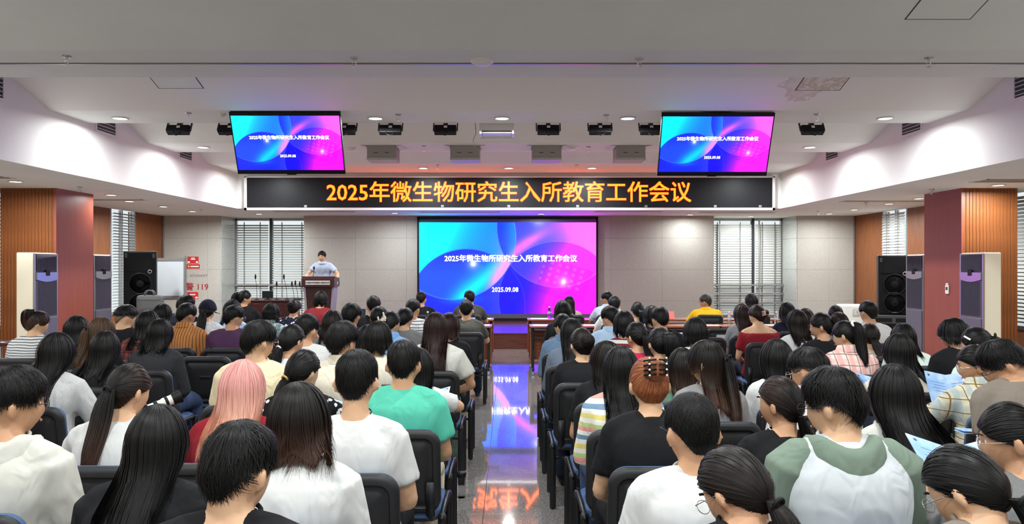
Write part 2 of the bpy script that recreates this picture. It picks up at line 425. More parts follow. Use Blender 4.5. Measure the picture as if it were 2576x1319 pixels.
# ------------------------------------------------------------------ lamps
def downlight(x, y, z, label, w=1.0, r=.085):
    t = thing('downlight', label, 'ceiling light', (x, y, z), group='recessed downlights')
    obj('trim_ring', MB().lathe((0, 0, 0), [(r, .0), (r * 1.22, -.004), (r * 1.25, -.012), (r * 1.05, -.014), (r * .98, .004)], 24), M_white, t, smooth=True)
    obj('lens', MB().lathe((0, 0, 0), [(r * .2, -.0095), (r * .98, -.008), (r * .98, .002), (r * .2, .002)], 24), M_lamp, t, smooth=True, edge=40)
    ld = bpy.data.lights.new('downlight_glow', 'AREA'); ld.shape = 'DISK'; ld.size = r * 1.6; ld.energy = LAMP_W * w; ld.color = LAMP_COL; ld.spread = rad(172)
    lo = bpy.data.objects.new('downlight_glow', ld); COL.objects.link(lo); lo.parent = t; lo.location = (0, 0, -.02)
rows_s = {4: (10.17, (-5.1, -1.75, -.09, 1.56, 4.94)), 5: (12.67, (-5.0, 4.92)), 6: (15.4, (-4.9, -1.7, 0, 1.65, 4.9)),
          2: (4.78, (-5.05, -1.7, 0, 1.7, 5.05)), 1: (2.05, (-5.05, -1.7, 0, 1.7, 5.05)), 0: (-.6, (-5.05, -1.7, 0, 1.7, 5.05))}
desc = {4: 'in the ceiling strip level with the hanging televisions', 5: 'in the ceiling strip of the projector lifts', 6: 'in the pink-lit ceiling strip above the red lettering',
        2: 'in the second ceiling strip above the audience', 1: 'in the nearest ceiling strip above the audience', 0: 'in the ceiling strip behind the viewer'}
pos5 = ('leftmost', 'second from left', 'middle', 'second from right', 'rightmost')
for k, (d, xs) in rows_s.items():
    for i, x in enumerate(xs):
        nm = pos5[i] if len(xs) == 5 else ('left', 'right')[i]
        downlight(x, d, ZU, '%s round white downlight %s' % (nm, desc[k]), {4: 1.4, 5: 1.4, 6: 1.3}.get(k, .72) * (.68 if abs(x) > 4 and k > 3 else 1.0))
for i, (x, d) in enumerate(((-6.72, 13.1), (-7.05, 14.4), (-7.0, 15.7), (-6.98, 17.1), (-5.8, 18.0), (-7.0, 11.0), (-7.0, 8.6), (-7.0, 6.0), (-7.0, 3.4), (-7.0, .6))):
    downlight(x, d, ZL, 'round downlight in the low left ceiling, %s' % ('by the column corner', 'before the loudspeaker', 'above the whiteboard', 'by the granite corner', 'in front of the left blinds', 'before the left column', 'left of the middle rows', 'left of the near rows', 'left of the nearest rows', 'left of the viewer')[i], .22 if i == 0 else 1.0, .08)
for i, (x, d) in enumerate(((7.26, 11.5), (7.3, 13.8), (7.36, 15.0), (7.4, 16.6), (7.4, 17.9), (5.9, 18.9), (7.2, 9.0), (7.2, 6.2), (7.2, 3.4), (7.2, .6))):
    downlight(x, d, ZL, 'round downlight in the low right ceiling, %s' % ('before the right column', 'behind the right column', 'above the loudspeaker', 'above the orange panels', 'by the granite corner', 'in front of the right blinds', 'right of the middle rows', 'right of the near rows', 'right of the nearest rows', 'right of the viewer')[i], .6 if i == 4 else .9, .08)
for i, (x, d) in enumerate(((-2.6, 17.7), (.75, 18.0), (4.26, 18.2))):
    downlight(x, d, ZL, 'round downlight over the stage, %s' % ('left of the big screen', 'above the big screen', 'right of the big screen')[i], .75 if i < 2 else .5, .08)

# sprinklers, detectors, slots
def sprinkler(x, y, z, lab):
    t = thing('sprinkler', lab, 'sprinkler', (x, y, z), group='ceiling sprinklers')
    obj('escutcheon', MB().lathe((0, 0, 0), [(.03, .004), (.042, 0), (.036, -.012), (.02, -.016)], 16), M_silver, t, smooth=True, edge=40)
    fr = MB().cyl((0, 0, -.04), .012, .03, 10)
    for s in (-1, 1): fr.tube([(s * .012, 0, -.035), (s * .02, 0, -.055), (s * .004, 0, -.078)], .004, 6)
    obj('frame', fr, M_chrome, t); obj('deflector', MB().cyl((0, 0, -.084), .02, .004, 12), M_chrome, t)
for (xx, yy, lab) in ((168, 145, 'leftmost on the nearest strip'), (891, 150, 'left of the smoke detector on the nearest strip'), (1608, 152, 'right of the smoke detector on the nearest strip'), (2336, 150, 'rightmost on the nearest strip'),
                      (474, 288, 'left of the left television'), (1002, 292, 'right of the left television'), (1525, 293, 'left of the right television'), (2055, 291, 'right of the right television'),
                      (1067, 371, 'between the left projector lifts'), (1480, 373, 'between the right projector lifts'), (1102, 419, 'above the left part of the red lettering'), (1451, 419, 'above the right part of the red lettering')):
    d = F * (ZU - CH) / (CY - yy + 4); sprinkler((xx - CX) * d / F, d, ZU, 'small chrome ceiling sprinkler ' + lab)
for (xx, yy, lab) in ((201, 474, 'by the left column'), (506, 531, 'before the left granite block'), (2343, 480, 'by the right column'), (2178, 513, 'above the right orange panels'), (2058, 535, 'before the right granite block')):
    d = F * (ZL - CH) / (CY - yy + 4); sprinkler((xx - CX) * d / F, d, ZL, 'small chrome sprinkler under the low ceiling ' + lab)
def detector(xx, yy, r, lab):
    d = F * (ZU - CH) / (CY - yy)
    t = thing('smoke_detector', lab, 'detector', ((xx - CX) * d / F, d, ZU))
    obj('base', MB().lathe((0, 0, 0), [(r, 0), (r, -.014), (r * .9, -.022)], 24), M_white, t, smooth=True, edge=40)
    obj('chamber', MB().lathe((0, 0, 0), [(r * .7, -.02), (r * .68, -.04), (r * .45, -.05)], 24), M_white, t, smooth=True, edge=40)
detector(1213, 152, .115, 'round white smoke detector on the nearest ceiling strip'); detector(1440, 369, .09, 'round white smoke detector right of the middle projector lifts')
detector(558, 286, .05, 'tiny white sensor left of the left hanging television'); detector(882, 372, .09, 'round dark-rimmed detector behind the left hanging television')
def slot(x0, x1, d, w, lab, z=ZL):
    t = thing('air_slot', lab, 'air vent', ((x0 + x1) / 2, d, z)); h = (x1 - x0) / 2
    obj('frame', MB().box(-h, h, -w / 2, -w / 2 + .015, -.008, .004).box(-h, h, w / 2 - .015, w / 2, -.008, .004).box(-h, -h + .015, -w / 2, w / 2, -.008, .004).box(h - .015, h, -w / 2, w / 2, -.008, .004), M_ceil, t)
    obj('opening', MB().box(-h + .012, h - .012, -w / 2 + .012, w / 2 - .012, -.003, .003), mat('slot_shadow', lin((110, 92, 74)), .8), t)
    for k in (-1, 1): obj('vane', MB().box(-h + .015, h - .015, k * w * .16 - .008, k * w * .16 + .008, -.007, -.003), M_ceil, t)
slot(-7.9, -6.75, 10.4, .45, 'long air slot in the low ceiling before the left column'); slot(-7.9, -6.6, 14.1, .3, 'long air slot in the low ceiling behind the left column')
slot(6.6, 7.9, 10.9, .45, 'long air slot in the low ceiling before the right column'); slot(6.2, 7.9, 14.4, .3, 'long air slot in the low ceiling behind the right column')
slot(-5.2, -3.4, 17.2, .3, 'long air slot above the lectern'); slot(-2.0, -.2, 17.4, .25, 'long air slot above the left half of the big screen')
slot(1.9, 3.4, 17.2, .3, 'long air slot right of the big screen'); slot(4.3, 6.0, 17.5, .25, 'long air slot before the right front blinds')
# grilles in the soffit faces, just behind each strip
def grille(s, d0, d1, z0, z1, lab):
    t = thing('vent_grille', lab, 'air vent', (s * XS, (d0 + d1) / 2, z0)); h = (d1 - d0) / 2; x = -s
    obj('backing', MB().box(*sorted((0, x * .004)), -h, h, 0, z1 - z0), M_dgrey, t)
    fr = MB()
    for q in ((-h - .03, h + .03, -.03, 0), (-h - .03, h + .03, z1 - z0, z1 - z0 + .03), (-h - .03, -h, 0, z1 - z0), (h, h + .03, 0, z1 - z0)): fr.box(*sorted((0, x * .014)), *q)
    obj('frame', fr, M_soff, t)
    for i in range(5):
        z = (i + .5) * (z1 - z0) / 5; obj('slat', MB().box(*sorted((x * .004, x * .02)), -h, h, z - .006, z + .006), M_silver, t)
for s, sd in ((-1, 'left'), (1, 'right')):
    for k, (a, nm) in enumerate(((8.25, 'near'), (10.75, 'middle'), (13.45, 'far'))):
        grille(s, a, a + .5, 3.56, 3.8, 'slatted air grille in the %s ceiling fascia, %s one of three' % (sd, nm))

# ------------------------------------------------------------------ screens
C4 = [(630, 1100, 690), (470, 270, 740), (1700, 150, 715), (1700, 1010, 692)]
def screen_rgb(nu, nv):
    u, v = np.meshgrid(np.linspace(0, 1, nu), np.linspace(0, 1, nv)); x = 65 + u * 2100; y = 95 + v * 1085
    def dist(i): return (np.hypot(x - C4[i][0], y - C4[i][1]) - C4[i][2])
    D = [dist(i) for i in range(4)]; I = [1 / (1 + np.exp(d / 3.0)) for d in D]
    ss = lambda a, b, t: (lambda k: k * k * (3 - 2 * k))(np.clip((t - a) / (b - a), 0, 1))
    def c(*r): return np.array(r, float)
    def mix(A, B, t): return A * (1 - t[..., None]) + B * t[..., None]
    one = np.ones(x.shape + (3,))
    base = mix(one * c(15, 40, 255), one * c(255, 90, 250), ss(.62, .98, u + .12 * (1 - v)))
    g = mix(one * c(0, 250, 255), one * c(20, 140, 255), ss(.05, .45, u + .25 * v)); g = mix(g, one * c(130, 150, 255), ss(.38, .56, u) * ss(.15, .5, v + .2))
    col = mix(base, g, I[1])
    r3 = mix(one * c(60, 70, 255), one * c(255, 110, 255), ss(.66, .98, u + .2 * (.3 - v)))
    r3 = mix(r3, one * c(255, 110, 235), .85 * np.exp(-((x - 1350 - (330 - y) * 1.35) / 120) ** 2) * ss(80, 330, y))
    col = mix(col, r3, I[2] * (1 - I[1]))
    l12 = mix(one * c(20, 60, 255), one * c(20, 130, 255), ss(.45, .55, u)); l12 = mix(l12, one * c(225, 140, 255), ss(-110, -5, D[1]) * ss(300, 560, y) * .8)
    col = mix(col, l12, I[1] * I[2])
    r1 = mix(one * c(20, 25, 255), one * c(30, 80, 255), ss(.1, .6, v)); band = np.exp(-(((x - 650) * .62 + (y - 870) * .78 - 40) / 130) ** 2)
    r1 = mix(r1, one * c(0, 215, 255), band * .95 * ss(250, 600, x) * (x < 1200)); 
    col = mix(col, r1, I[0] * I[1]); 
    pk = ss(-260, -10, D[1]) * ss(380, 560, y) * ss(780, 1000, x)
    col = mix(col, one * c(255, 150, 245), pk * I[1] * (1 - I[2]) * .95)
    r1b = mix(one * c(20, 40, 255), one * c(60, 70, 255), ss(.3, .55, u)); r1b = mix(r1b, one * c(10, 170, 255), .6 * np.exp(-((x - 560) / 200) ** 2 - ((y - 1000) / 60) ** 2))
    col = mix(col, r1b, I[0] * (1 - I[1]) * (1 - I[3]))
    r4 = mix(one * c(15, 8, 255), one * c(255, 25, 250), ss(.58, .84, u + .14 * (v - .5)))
    col = mix(col, r4, I[3] * (1 - I[2]))
    r34 = mix(one * c(50, 50, 255), one * c(255, 50, 250), ss(.6, .86, u + .35 * (v - .42)))
    col = mix(col, r34, I[2] * I[3])
    # building in the picture: faint facade with windows
    ang = math.radians(-17); bx = (x - 1560) * math.cos(ang) - (y - 600) * math.sin(ang); by = (x - 1560) * math.sin(ang) + (y - 600) * math.cos(ang)
    fac = (bx > -30) & (bx < 560) & (by > -90) & (by < 330) & (y < 1060)
    col = np.where(fac[..., None], col * np.array([.93, .72, .98]), col)
    winm = fac & (np.mod(bx, 92) > 52) & (np.mod(by + 30, 72) > 34) & (by < 190) & (bx < 470)
    col = np.where(winm[..., None], col * .8 + 255 * .17, col)
    edge = lambda i, w: np.exp(-(D[i] / 4.0) ** 2) * w
    for i, w in ((0, .18), (1, .30), (2, .22), (3, .22)): col = mix(col, one * 255, edge(i, w))
    for (sx, sy, r, w) in ((1772, 800, 26, 1.), (1772, 800, 70, .45), (706, 585, 34, 1.), (706, 585, 80, .35)):
        col = mix(col, one * 255, w * np.exp(-((x - sx) ** 2 + (y - sy) ** 2) / r ** 2))
    col = np.clip(col, 0, 255) / 255.; e = np.where(col <= .04045, col / 12.92, ((col + .055) / 1.055) ** 2.4); return e + 1.8 * e ** 5     # full channels overdrive, as a bright wall display does
def screen_mesh(nu=300, nv=156):
    C = screen_rgb(nu, nv); u, v = np.meshgrid(np.linspace(-.5, .5, nu), np.linspace(.5, -.5, nv))
    V = np.stack([u.ravel(), np.zeros(u.size), v.ravel()], 1); i = np.arange(nu * nv).reshape(nv, nu)
    Q = np.stack([i[1:, :-1], i[1:, 1:], i[:-1, 1:], i[:-1, :-1]], -1).reshape(-1, 4)
    me = np_mesh('picture', V, Q); a = me.color_attributes.new('picture', 'FLOAT_COLOR', 'POINT')
    a.data.foreach_set('color', np.concatenate([C.reshape(-1, 3), np.ones((nu * nv, 1))], 1).astype(np.float32).ravel()); return me
def screen_mat(name, st):
    m = mat(name, (.01, .01, .012), .25); a = N(m, 'ShaderNodeAttribute'); a.attribute_name = 'picture'
    L(m, a.outputs['Color'], bsdf(m).inputs['Emission Color']); bsdf(m).inputs['Emission Strength'].default_value = st; m.cycles.emission_sampling = 'FRONT'; return m
M_scr = screen_mat('big_screen_picture', 1.2); M_tv = screen_mat('television_picture', .9)
M_led_w = mat('white_letters', (1, 1, 1), .5, emit=(1, 1, 1), es=1.6)
PIC = screen_mesh()
TITLE = '2025年微生物所研究生入所教育工作会议'; DATE = '2025.09.08'
def letters(parent, w, h, y, k=1.0):
    text('title_letters', TITLE, w * .0415, M_led_w, parent, (w * (.026 - .012), y, h * (.5 - .398)), (PI / 2, 0, 0), offset=.0012 * w / 4.2 * 2.2, space=1.0, sx=1.02)
    text('date_letters', DATE, w * .036, M_led_w, parent, (w * (.485 - .5), y, h * (.5 - .735)), (PI / 2, 0, 0), offset=.0012 * w / 4.2 * 3, space=.95)
k = DW / F
sc = thing('presentation_screen', 'large bright presentation screen with blue and pink circles on the front wall', 'screen', (0, DW - .07, 0))
dS = DW - .07; zt = lambda y: CH - (y - CY) * dS / F; xt = lambda x: (x - CX) * dS / F
fr = MB()
x0, x1, z0, z1 = xt(1050), xt(1504), zt(806), zt(546)
for q in ((x0, x1, z1 - .05, z1), (x0, x1, z0, z0 + .05), (x0, x0 + .045, z0, z1), (x1 - .045, x1, z0, z1)): fr.box(q[0], q[1], -.04, .06, q[2], q[3])
obj('frame', fr, M_black, sc)
obj('upper_border', MB().box(x0 + .04, x1 - .04, -.012, .03, zt(560), z1 - .04), mat('screen_border', lin((92, 88, 100)), .5), sc)
obj('lower_border', MB().box(x0 + .04, x1 - .04, -.012, .03, z0 + .04, zt(790)), MAT['screen_border'], sc)
w, h = xt(1501) - xt(1054), zt(560) - zt(790)
pc = obj('picture', PIC, M_scr, sc, loc=((xt(1501) + xt(1054)) / 2, -.014, (zt(560) + zt(790)) / 2)); pc.scale = (w, 1, h)
lp = bpy.data.objects.new('lettering', None)
letters_parent = sc
def letters_at(parent, cx, y, cz, w, h):
    for nm, body, sz, ux, vy, off, sp, fx in (('title_letters', TITLE, .0415, .5165, .398, .0011, 1.0, 1.0), ('date_letters', DATE, .036, .4845, .737, .0008, 1.04, .9)):
        text(nm, body, w * sz, M_led_w, parent, (cx + (ux - .5) * w, y, cz + (.5 - vy) * h), (PI / 2, 0, 0), offset=off * w, space=sp, sx=fx)
letters_at(sc, (xt(1501) + xt(1054)) / 2, -.018, (zt(560) + zt(790)) / 2, w, h)

def television(s, xa, xb, ytop, lab):
    d = 9.7; c = px((xa + xb) / 2, ytop, d); wd = (xb - xa) * d / F; hh = wd * .5625 + .025
    t = thing('television', lab, 'television', c); t.rotation_euler = (math.atan(.31 / .69), 0, 0)
    obj('cabinet', MB().bbox(-wd / 2, wd / 2, 0, .05, -hh, 0, .006), M_black, t)
    b = MB()
    for q in ((-wd / 2, wd / 2, -.045, 0), (-wd / 2, wd / 2, -hh, -hh + .05), (-wd / 2, -wd / 2 + .012, -hh, 0), (wd / 2 - .012, wd / 2, -hh, 0)): b.box(q[0], q[1], -.006, .004, q[2], q[3])
    obj('bezel', b, M_black, t)
    obj('logo_tab', MB().bbox(-.06, .06, -.008, .01, -hh - .012, -hh + .004, .003), M_black, t)
    pw, ph = wd - .028, hh - .099
    p = obj('picture', PIC, M_tv, t, loc=(0, -.004, -.046 - ph / 2)); p.scale = (pw, 1, ph)
    letters_at(t, 0, -.006, -.046 - ph / 2, pw, ph)
    obj('ceiling_mount', MB().bbox(-.22, .22, .05, .10, -.35, -.05, .005).bbox(-.2, .2, .03, .12, -.06, -.005, .004), M_blackm, t)
television(-1, 576, 855, 282, 'wide television hanging from the ceiling at upper left, showing blue circles')
television(1, 1666, 1950, 284, 'wide television hanging from the ceiling at upper right, showing blue circles')

# red scrolling sign
dL = DF - .1; xl = lambda x: (x - CX) * dL / F; zl = lambda y: CH - (y - CY) * dL / F
sg = thing('lettering_board', 'long black lettering board with glowing orange Chinese letters below the ceiling', 'sign', (0, dL, 0))
X0_, X1_, Z0_, Z1_ = xl(621), xl(1943), zl(523), zl(447)
obj('panel', MB().bbox(X0_, X1_, 0, .09, Z0_, Z1_, .006), mat('sign_black', (.010, .010, .013), .5, spec=.25), sg)
fr = MB()
for q in ((X0_ - .05, X1_ + .05, Z1_, Z1_ + .02), (X0_ - .05, X1_ + .05, Z0_ - .05, Z0_), (X0_ - .05, X0_, Z0_ - .05, Z1_ + .02), (X1_, X1_ + .05, Z0_ - .05, Z1_ + .02)): fr.box(q[0], q[1], -.02, .1, q[2], q[3])
obj('frame', fr, M_soff, sg)
for x in (769, 1113, 1280, 1453, 1625, 1799, 1912): obj('clip', MB().bbox(xl(x) - .03, xl(x) + .03, -.012, .0, Z0_ + .01, Z0_ + .055, .003), M_silver, sg)
M_ledy = mat('orange_glow', (.02, .01, 0), .5, emit=(1.0, .10, .004), es=6.0); M_ledr = mat('red_glow', (.02, 0, 0), .5, emit=(1.0, .012, .0), es=2.5)
SIGN = '2025年微生物研究生入所教育工作会议'
for nm, m, off, yy in (('letter_halo', M_ledr, .0125, -.003), ('letters', M_ledy, .005, -.007)):
    text(nm, SIGN, .455, m, sg, (xl(1280), yy, zl(487)), (PI / 2, 0, 0), offset=off, space=.985, sx=.995)

# ------------------------------------------------------------------ ceiling-mounted stage lights and projector lifts
def stage_light(xx, lab, tilt=-28):
    d = 10.66; t = thing('stage_light', lab, 'stage light', ((xx - CX) * d / F, d, ZU + .0), group='stage lights behind the ceiling strip'); t.rotation_euler = (rad(tilt), 0, 0)
    obj('housing', MB().bbox(-.15, .15, -.03, .05, -.145, -.02, .008), M_black, t)
    obj('yoke', MB().box(-.17, -.155, -.01, .02, -.1, .05).box(.155, .17, -.01, .02, -.1, .05).box(-.17, .17, -.01, .02, .04, .055).box(-.03, .03, -.02, .03, -.03, .05), M_blackm, t)
    obj('label_plate', MB().box(-.02, .025, -.034, -.029, -.075, -.04), M_white, t)
    obj('cable', MB().tube([(-.05, -.025, -.12), (-.045, -.03, -.18), (.0, -.03, -.205), (.045, -.03, -.185), (.05, -.02, -.12)], .006, 6), M_black, t, smooth=True)
for xx, lab in ((452, 'leftmost black stage light, left of the left television'), (580, 'black stage light half hidden by the left edge of the left television'), (868, 'black stage light half hidden by the right edge of the left television'),
                (983, 'first black stage light right of the left television'), (1121, 'second black stage light right of the left television'), (1379, 'third black stage light left of the right television'),
                (1509, 'second black stage light left of the right television'), (1637, 'black stage light touching the left edge of the right television'), (2041, 'rightmost black stage light, right of the right television')):
    stage_light(xx, lab)
for xx, cl, lab in ((965, (1., .25, .22), 'leftmost grey projector lift in the ceiling with a red-lit opening'), (1171, (.35, .25, 1.), 'grey projector lift with a blue-lit opening, left of centre'),
                    (1374, (.6, .3, 1.), 'grey projector lift with a violet-lit opening, right of centre'), (1582, (1., .25, .25), 'rightmost grey projector lift in the ceiling with a red-lit opening')):
    d = 12.72; t = thing('projector_lift', lab, 'projector lift', ((xx - CX) * d / F, d, ZU))
    obj('box', MB().bbox(-.235, .235, -.22, .2, -.2, -.002, .008), M_silver if 0 else mat('lift_grey', lin((158, 154, 148)), .55), t)
    obj('lower_tray', MB().bbox(-.24, .24, -.23, .21, -.235, -.195, .006), mat('lift_tray', lin((178, 176, 170)), .5), t)
    for k in (-1, 1):
        obj('opening_flap', MB().prism([(k * .24, -.012), (k * .33, -.002), (k * .335, -.008), (k * .25, -.024)], -.25, .25, 'y'), M_ceil, t)
        obj('slot', MB().box(k * .09 - .035, k * .09 + .035, -.222, -.217, -.12, -.11), M_dgrey, t)
rc = px(1250, 318, 10.9); t = thing('ceiling_port', 'open rectangular ceiling port glowing blue above the centre of the hall', 'ceiling port', (rc.x, 10.75, 3.56))
obj('frame', MB().box(-.24, -.21, -.02, .35, -.06, .2).box(.21, .24, -.02, .35, -.06, .2).box(-.24, .24, -.03, .0, -.01, .12).box(-.24, .24, .33, .36, -.08, .2), M_white, t)
obj('flap', MB().bbox(-.205, .205, 0, .33, -.05, -.035, .004), M_white, t)
obj('loose_cable', MB().tube([(-.3, .05, .1), (-.29, .05, -.05), (-.33, .05, -.14), (-.31, .05, -.24)], .004, 5), M_dgrey, t)

# ------------------------------------------------------------------ chairs
def outline(w, h, r, n=6):
    P = []
    for cx, cz, a0 in ((w / 2 - r, h / 2 - r, 0), (-w / 2 + r, h / 2 - r, 90), (-w / 2 + r, -h / 2 + r, 180), (w / 2 - r, -h / 2 + r, 270)):
        for i in range(n + 1):
            a = rad(a0 + 90 * i / n); P.append((cx + r * math.cos(a), cz + r * math.sin(a)))
    return P
def slab(mb, w, h, r, prof, curve=0.0, M=None, vert=True):
    rings = []
    for ins, y in prof:
        o = outline(max(w - 2 * ins, .01), max(h - 2 * ins, .01), max(min(r - ins * .8, w / 2 - ins, h / 2 - ins), .004))
        ring = [Vector((a, y + curve * a * a, b)) if vert else Vector((a, b, y + curve * a * a)) for a, b in o]
        rings.append([M @ p for p in ring] if M is not None else ring)
    return mb.loft(rings)
BT = Matrix.Translation((0, -.205, .665)) @ Matrix.Rotation(rad(9), 4, 'X')
CH_ME = {}
def chair_meshes():
    m = MB(); slab(m, .44, .43, .075, [(.2, 0), (.1, 0), (0.004, 0), (0, -.006), (.002, -.026), (.016, -.037), (.034, -.038), (.040, -.031), (.058, -.031), (.064, -.037), (.12, -.04), (.2, -.04)], .25, BT); CH_ME['back_shell'] = (m.mesh('back_shell'), M_chairb)
    m = MB(); slab(m, .425, .415, .07, [(.19, .052), (.09, .052), (.03, .048), (.006, .032), (-.002, .012), (0, 0), (.19, 0)], .25, BT); CH_ME['back_cushion'] = (m.mesh('back_cushion'), M_blue)
    m = MB(); m.bbox(-.05, .05, -.049, -.038, .03, .05, .004, BT); CH_ME['grip'] = (m.mesh('grip'), M_chairb)
    m = MB(); slab(m, .43, .45, .07, [(.2, .475), (.08, .475), (.03, .47), (.004, .455), (0, .432), (.004, .425), (.2, .425)], 0, Matrix.Translation((0, .03, 0)), vert=False); CH_ME['seat_cushion'] = (m.mesh('seat_cushion'), M_blue)
    m = MB(); slab(m, .42, .44, .07, [(.2, .426), (0, .426), (.004, .41), (.03, .40), (.2, .40)], 0, Matrix.Translation((0, .03, 0)), vert=False); CH_ME['seat_pan'] = (m.mesh('seat_pan'), M_chairb)
    for k, y in (('leg', 0),):
        m = MB().tube([(0, 0, 0), (0, 0, .40), (0, .012, .43)], [(.013, .022)] * 3, 10, rnd=True); CH_ME['leg'] = (m.mesh('leg'), M_blackm)
    m = MB().tube([(0, -.2, .425), (0, -.17, .44), (0, .0, .445), (0, .19, .44), (0, .21, .43)], [(.013, .016)] * 5, 8, rnd=True); CH_ME['side_rail'] = (m.mesh('side_rail'), M_blackm)
    m = MB().tube([(-.22, 0, .30), (.22, 0, .30)], .009, 8); CH_ME['stretcher'] = (m.mesh('stretcher'), M_blackm)
    m = MB().tube([(0, -.06, .40), (0, -.17, .415), (0, -.215, .46), (0, -.24, .62)], [(.022, .008)] * 4, 8); CH_ME['back_bracket'] = (m.mesh('back_bracket'), M_blackm)
chair_meshes()
def chair(x, d, label, rz=0):
    t = thing('conference_chair', label, 'chair', (x, d, 0), rz, 'conference chairs of the audience')
    for k in ('back_shell', 'back_cushion', 'grip', 'seat_cushion', 'seat_pan'): obj(k, CH_ME[k][0], CH_ME[k][1], t, smooth=True, edge=50)
    for sx in (-1, 1):
        for y in (-.19, .2): obj('leg', CH_ME['leg'][0], M_blackm, t, smooth=True, loc=(sx * .225, y, .012))
        obj('side_rail', CH_ME['side_rail'][0], M_blackm, t, smooth=True, loc=(sx * .225, 0, 0))
        obj('back_bracket', CH_ME['back_bracket'][0], M_blackm, t, smooth=True, loc=(sx * .17, 0, 0))
    for y in (-.18, .19): obj('stretcher', CH_ME['stretcher'][0], M_blackm, t, smooth=True, loc=(0, y, .05))
    return t

# ------------------------------------------------------------------ front desks
def desk(x0, x1, d0, d1, lab):
    t = thing('training_desk', lab, 'desk', ((x0 + x1) / 2, (d0 + d1) / 2, 0), group='front desks'); h, k = (x1 - x0) / 2, (d1 - d0) / 2
    obj('desktop', MB().bbox(-h, h, -k, k, .725, .75, .004), M_desk, t)
    obj('modesty_panel', MB().bbox(-h + .06, h - .06, k - .08, k - .06, .2, .66, .003), M_desk, t)
    obj('shelf', MB().bbox(-h + .08, h - .08, -k + .12, k - .09, .56, .575, .003), M_dgrey, t)
    for s in (-1, 1):
        x = s * (h - .05)
        obj('end_panel', MB().bbox(x - .012 + s * .03, x + .012 + s * .03, k - .16, k - .02, .16, .725, .003), M_desk, t)
        obj('asset_tag', MB().box(x + s * .043, x + s * .0445, k - .13, k - .06, .64, .68), M_white, t)
        obj('upright', MB().bbox(x - .02, x + .02, -.03, .03, .08, .725, .004), M_blackm, t)
        obj('foot', MB().bbox(x - .02, x + .02, -k + .03, k - .03, .065, .1, .006), M_blackm, t)
        for y in (-k + .06, k - .06):
            obj('caster', MB().cyl((x - .014, y, .028), .028, .028, 14, 'x').box(x - .018, x + .018, y - .008, y + .008, .028, .07), M_chrome, t, smooth=True, edge=40)
XD = [(-4.6, -3.18), (-3.14, -1.72), (-1.68, -.26), (.32, 1.74), (1.78, 3.2), (3.24, 4.66)]
nm6 = ('far left', 'second from left', 'just left of the aisle', 'just right of the aisle', 'second from right', 'far right')
for i, (a, b) in enumerate(XD):
    desk(a, b, 11.75, 12.2, 'brown desk on casters in the nearer desk row, ' + nm6[i])
    desk(a, b, 13.2, 13.65, 'brown desk on casters in the row nearest the stage, ' + nm6[i])

M_cap = mat('bottle_cap', lin((230, 232, 238)), .4); M_blabel = mat('bottle_label', lin((170, 190, 222)), .5)
def bottle(x, d, z, lab, h=.21, r=.031, cap=None):
    t = thing('water_bottle', lab, 'bottle', (x, d, z), group='water bottles')
    obj('body', MB().lathe((0, 0, 0), [(r * .8, 0), (r, .008), (r, h * .3), (r * .92, h * .36), (r, h * .42), (r, h * .66), (r * .75, h * .8), (r * .38, h * .9), (r * .36, h * .97)], 16), M_clear, t, smooth=True)
    obj('cap', MB().cyl((0, 0, h * .93), r * .45, h * .09, 14), cap or M_cap, t, smooth=True, edge=40)
    obj('label', MB().lathe((0, 0, 0), [(r * 1.01, h * .46), (r * 1.02, h * .47), (r * 1.02, h * .57), (r * 1.01, h * .58)], 16), M_blabel, t, smooth=True)
for xx, d, lab in ((1190, 11.95, 'clear water bottle on the desk left of the aisle'), (1076, 11.95, 'clear water bottle beside the striped shirt'), (762, 11.95, 'clear water bottle beside the flowered blouse'),
                   (1382, 13.4, 'small bottle on the front desk right of the aisle'), (1835, 11.95, 'clear water bottle near the yellow shirt'), (1953, 11.95, 'clear water bottle right of the red blouse')):
    bottle((xx - CX) * d / F, d, .75, lab)
# tumbler on the aisle floor
t = thing('drink_tumbler', 'clear tumbler with a black lid standing on the aisle floor', 'tumbler', (-.345, 5.6, 0))
obj('body', MB().lathe((0, 0, 0), [(.028, 0), (.03, .006), (.033, .15), (.033, .152)], 20), M_clear, t, smooth=True, edge=50)
obj('lid', MB().lathe((0, 0, 0), [(.035, .15), (.036, .152), (.036, .178), (.03, .184)], 20), M_black, t, smooth=True, edge=50)
obj('strap', MB().box(-.036, -.03, -.008, .008, .11, .178), M_black, t)
def sheet(x, d, z, w, h, lab, m=M_paper, rz=0, th=.003):
    return tag(obj('paper_sheet', MB().bbox(-w / 2, w / 2, -h / 2, h / 2, 0, th, .0008), m, None, loc=(x, d, z), rot=(0, 0, rz)), lab, 'paper', 'papers on the desks')
for x, d, w, lab, m in ((-.45, 13.42, .3, 'white sheets on the front desk left of the aisle', M_paper), (-.42, 11.98, .25, 'white sheet on the near desk left of the aisle', M_paper),
                        (.55, 13.42, .34, 'white sheets on the front desk right of the aisle', M_paper), (.48, 11.98, .22, 'white sheet on the near desk end right of the aisle', M_paper), (1.62, 13.42, .2, 'white sheet before the grey-shirted person', M_paper),
                        (1.3, 11.98, .3, 'white sheet on the near desk right of the black notebook', M_paper), (2.6, 13.42, .25, 'white sheet on the front desk left of the yellow shirt', M_paper), (3.08, 11.95, .34, 'white sheet on the near desk below the yellow shirt', M_paper),
                        (-3.75, 11.98, .3, 'white papers beside the black-clad ponytail person', M_paper), (4.1, 11.98, .25, 'white sheet at the right end of the near desks', M_paper)):
    sheet(x, d, .75, w, .21, lab, m)
tag(obj('notebook', MB().bbox(-.12, .12, -.09, .09, 0, .02, .003), M_black, None, loc=(.82, 11.98, .75)), 'closed black notebook on the near desk right of the aisle', 'notebook')
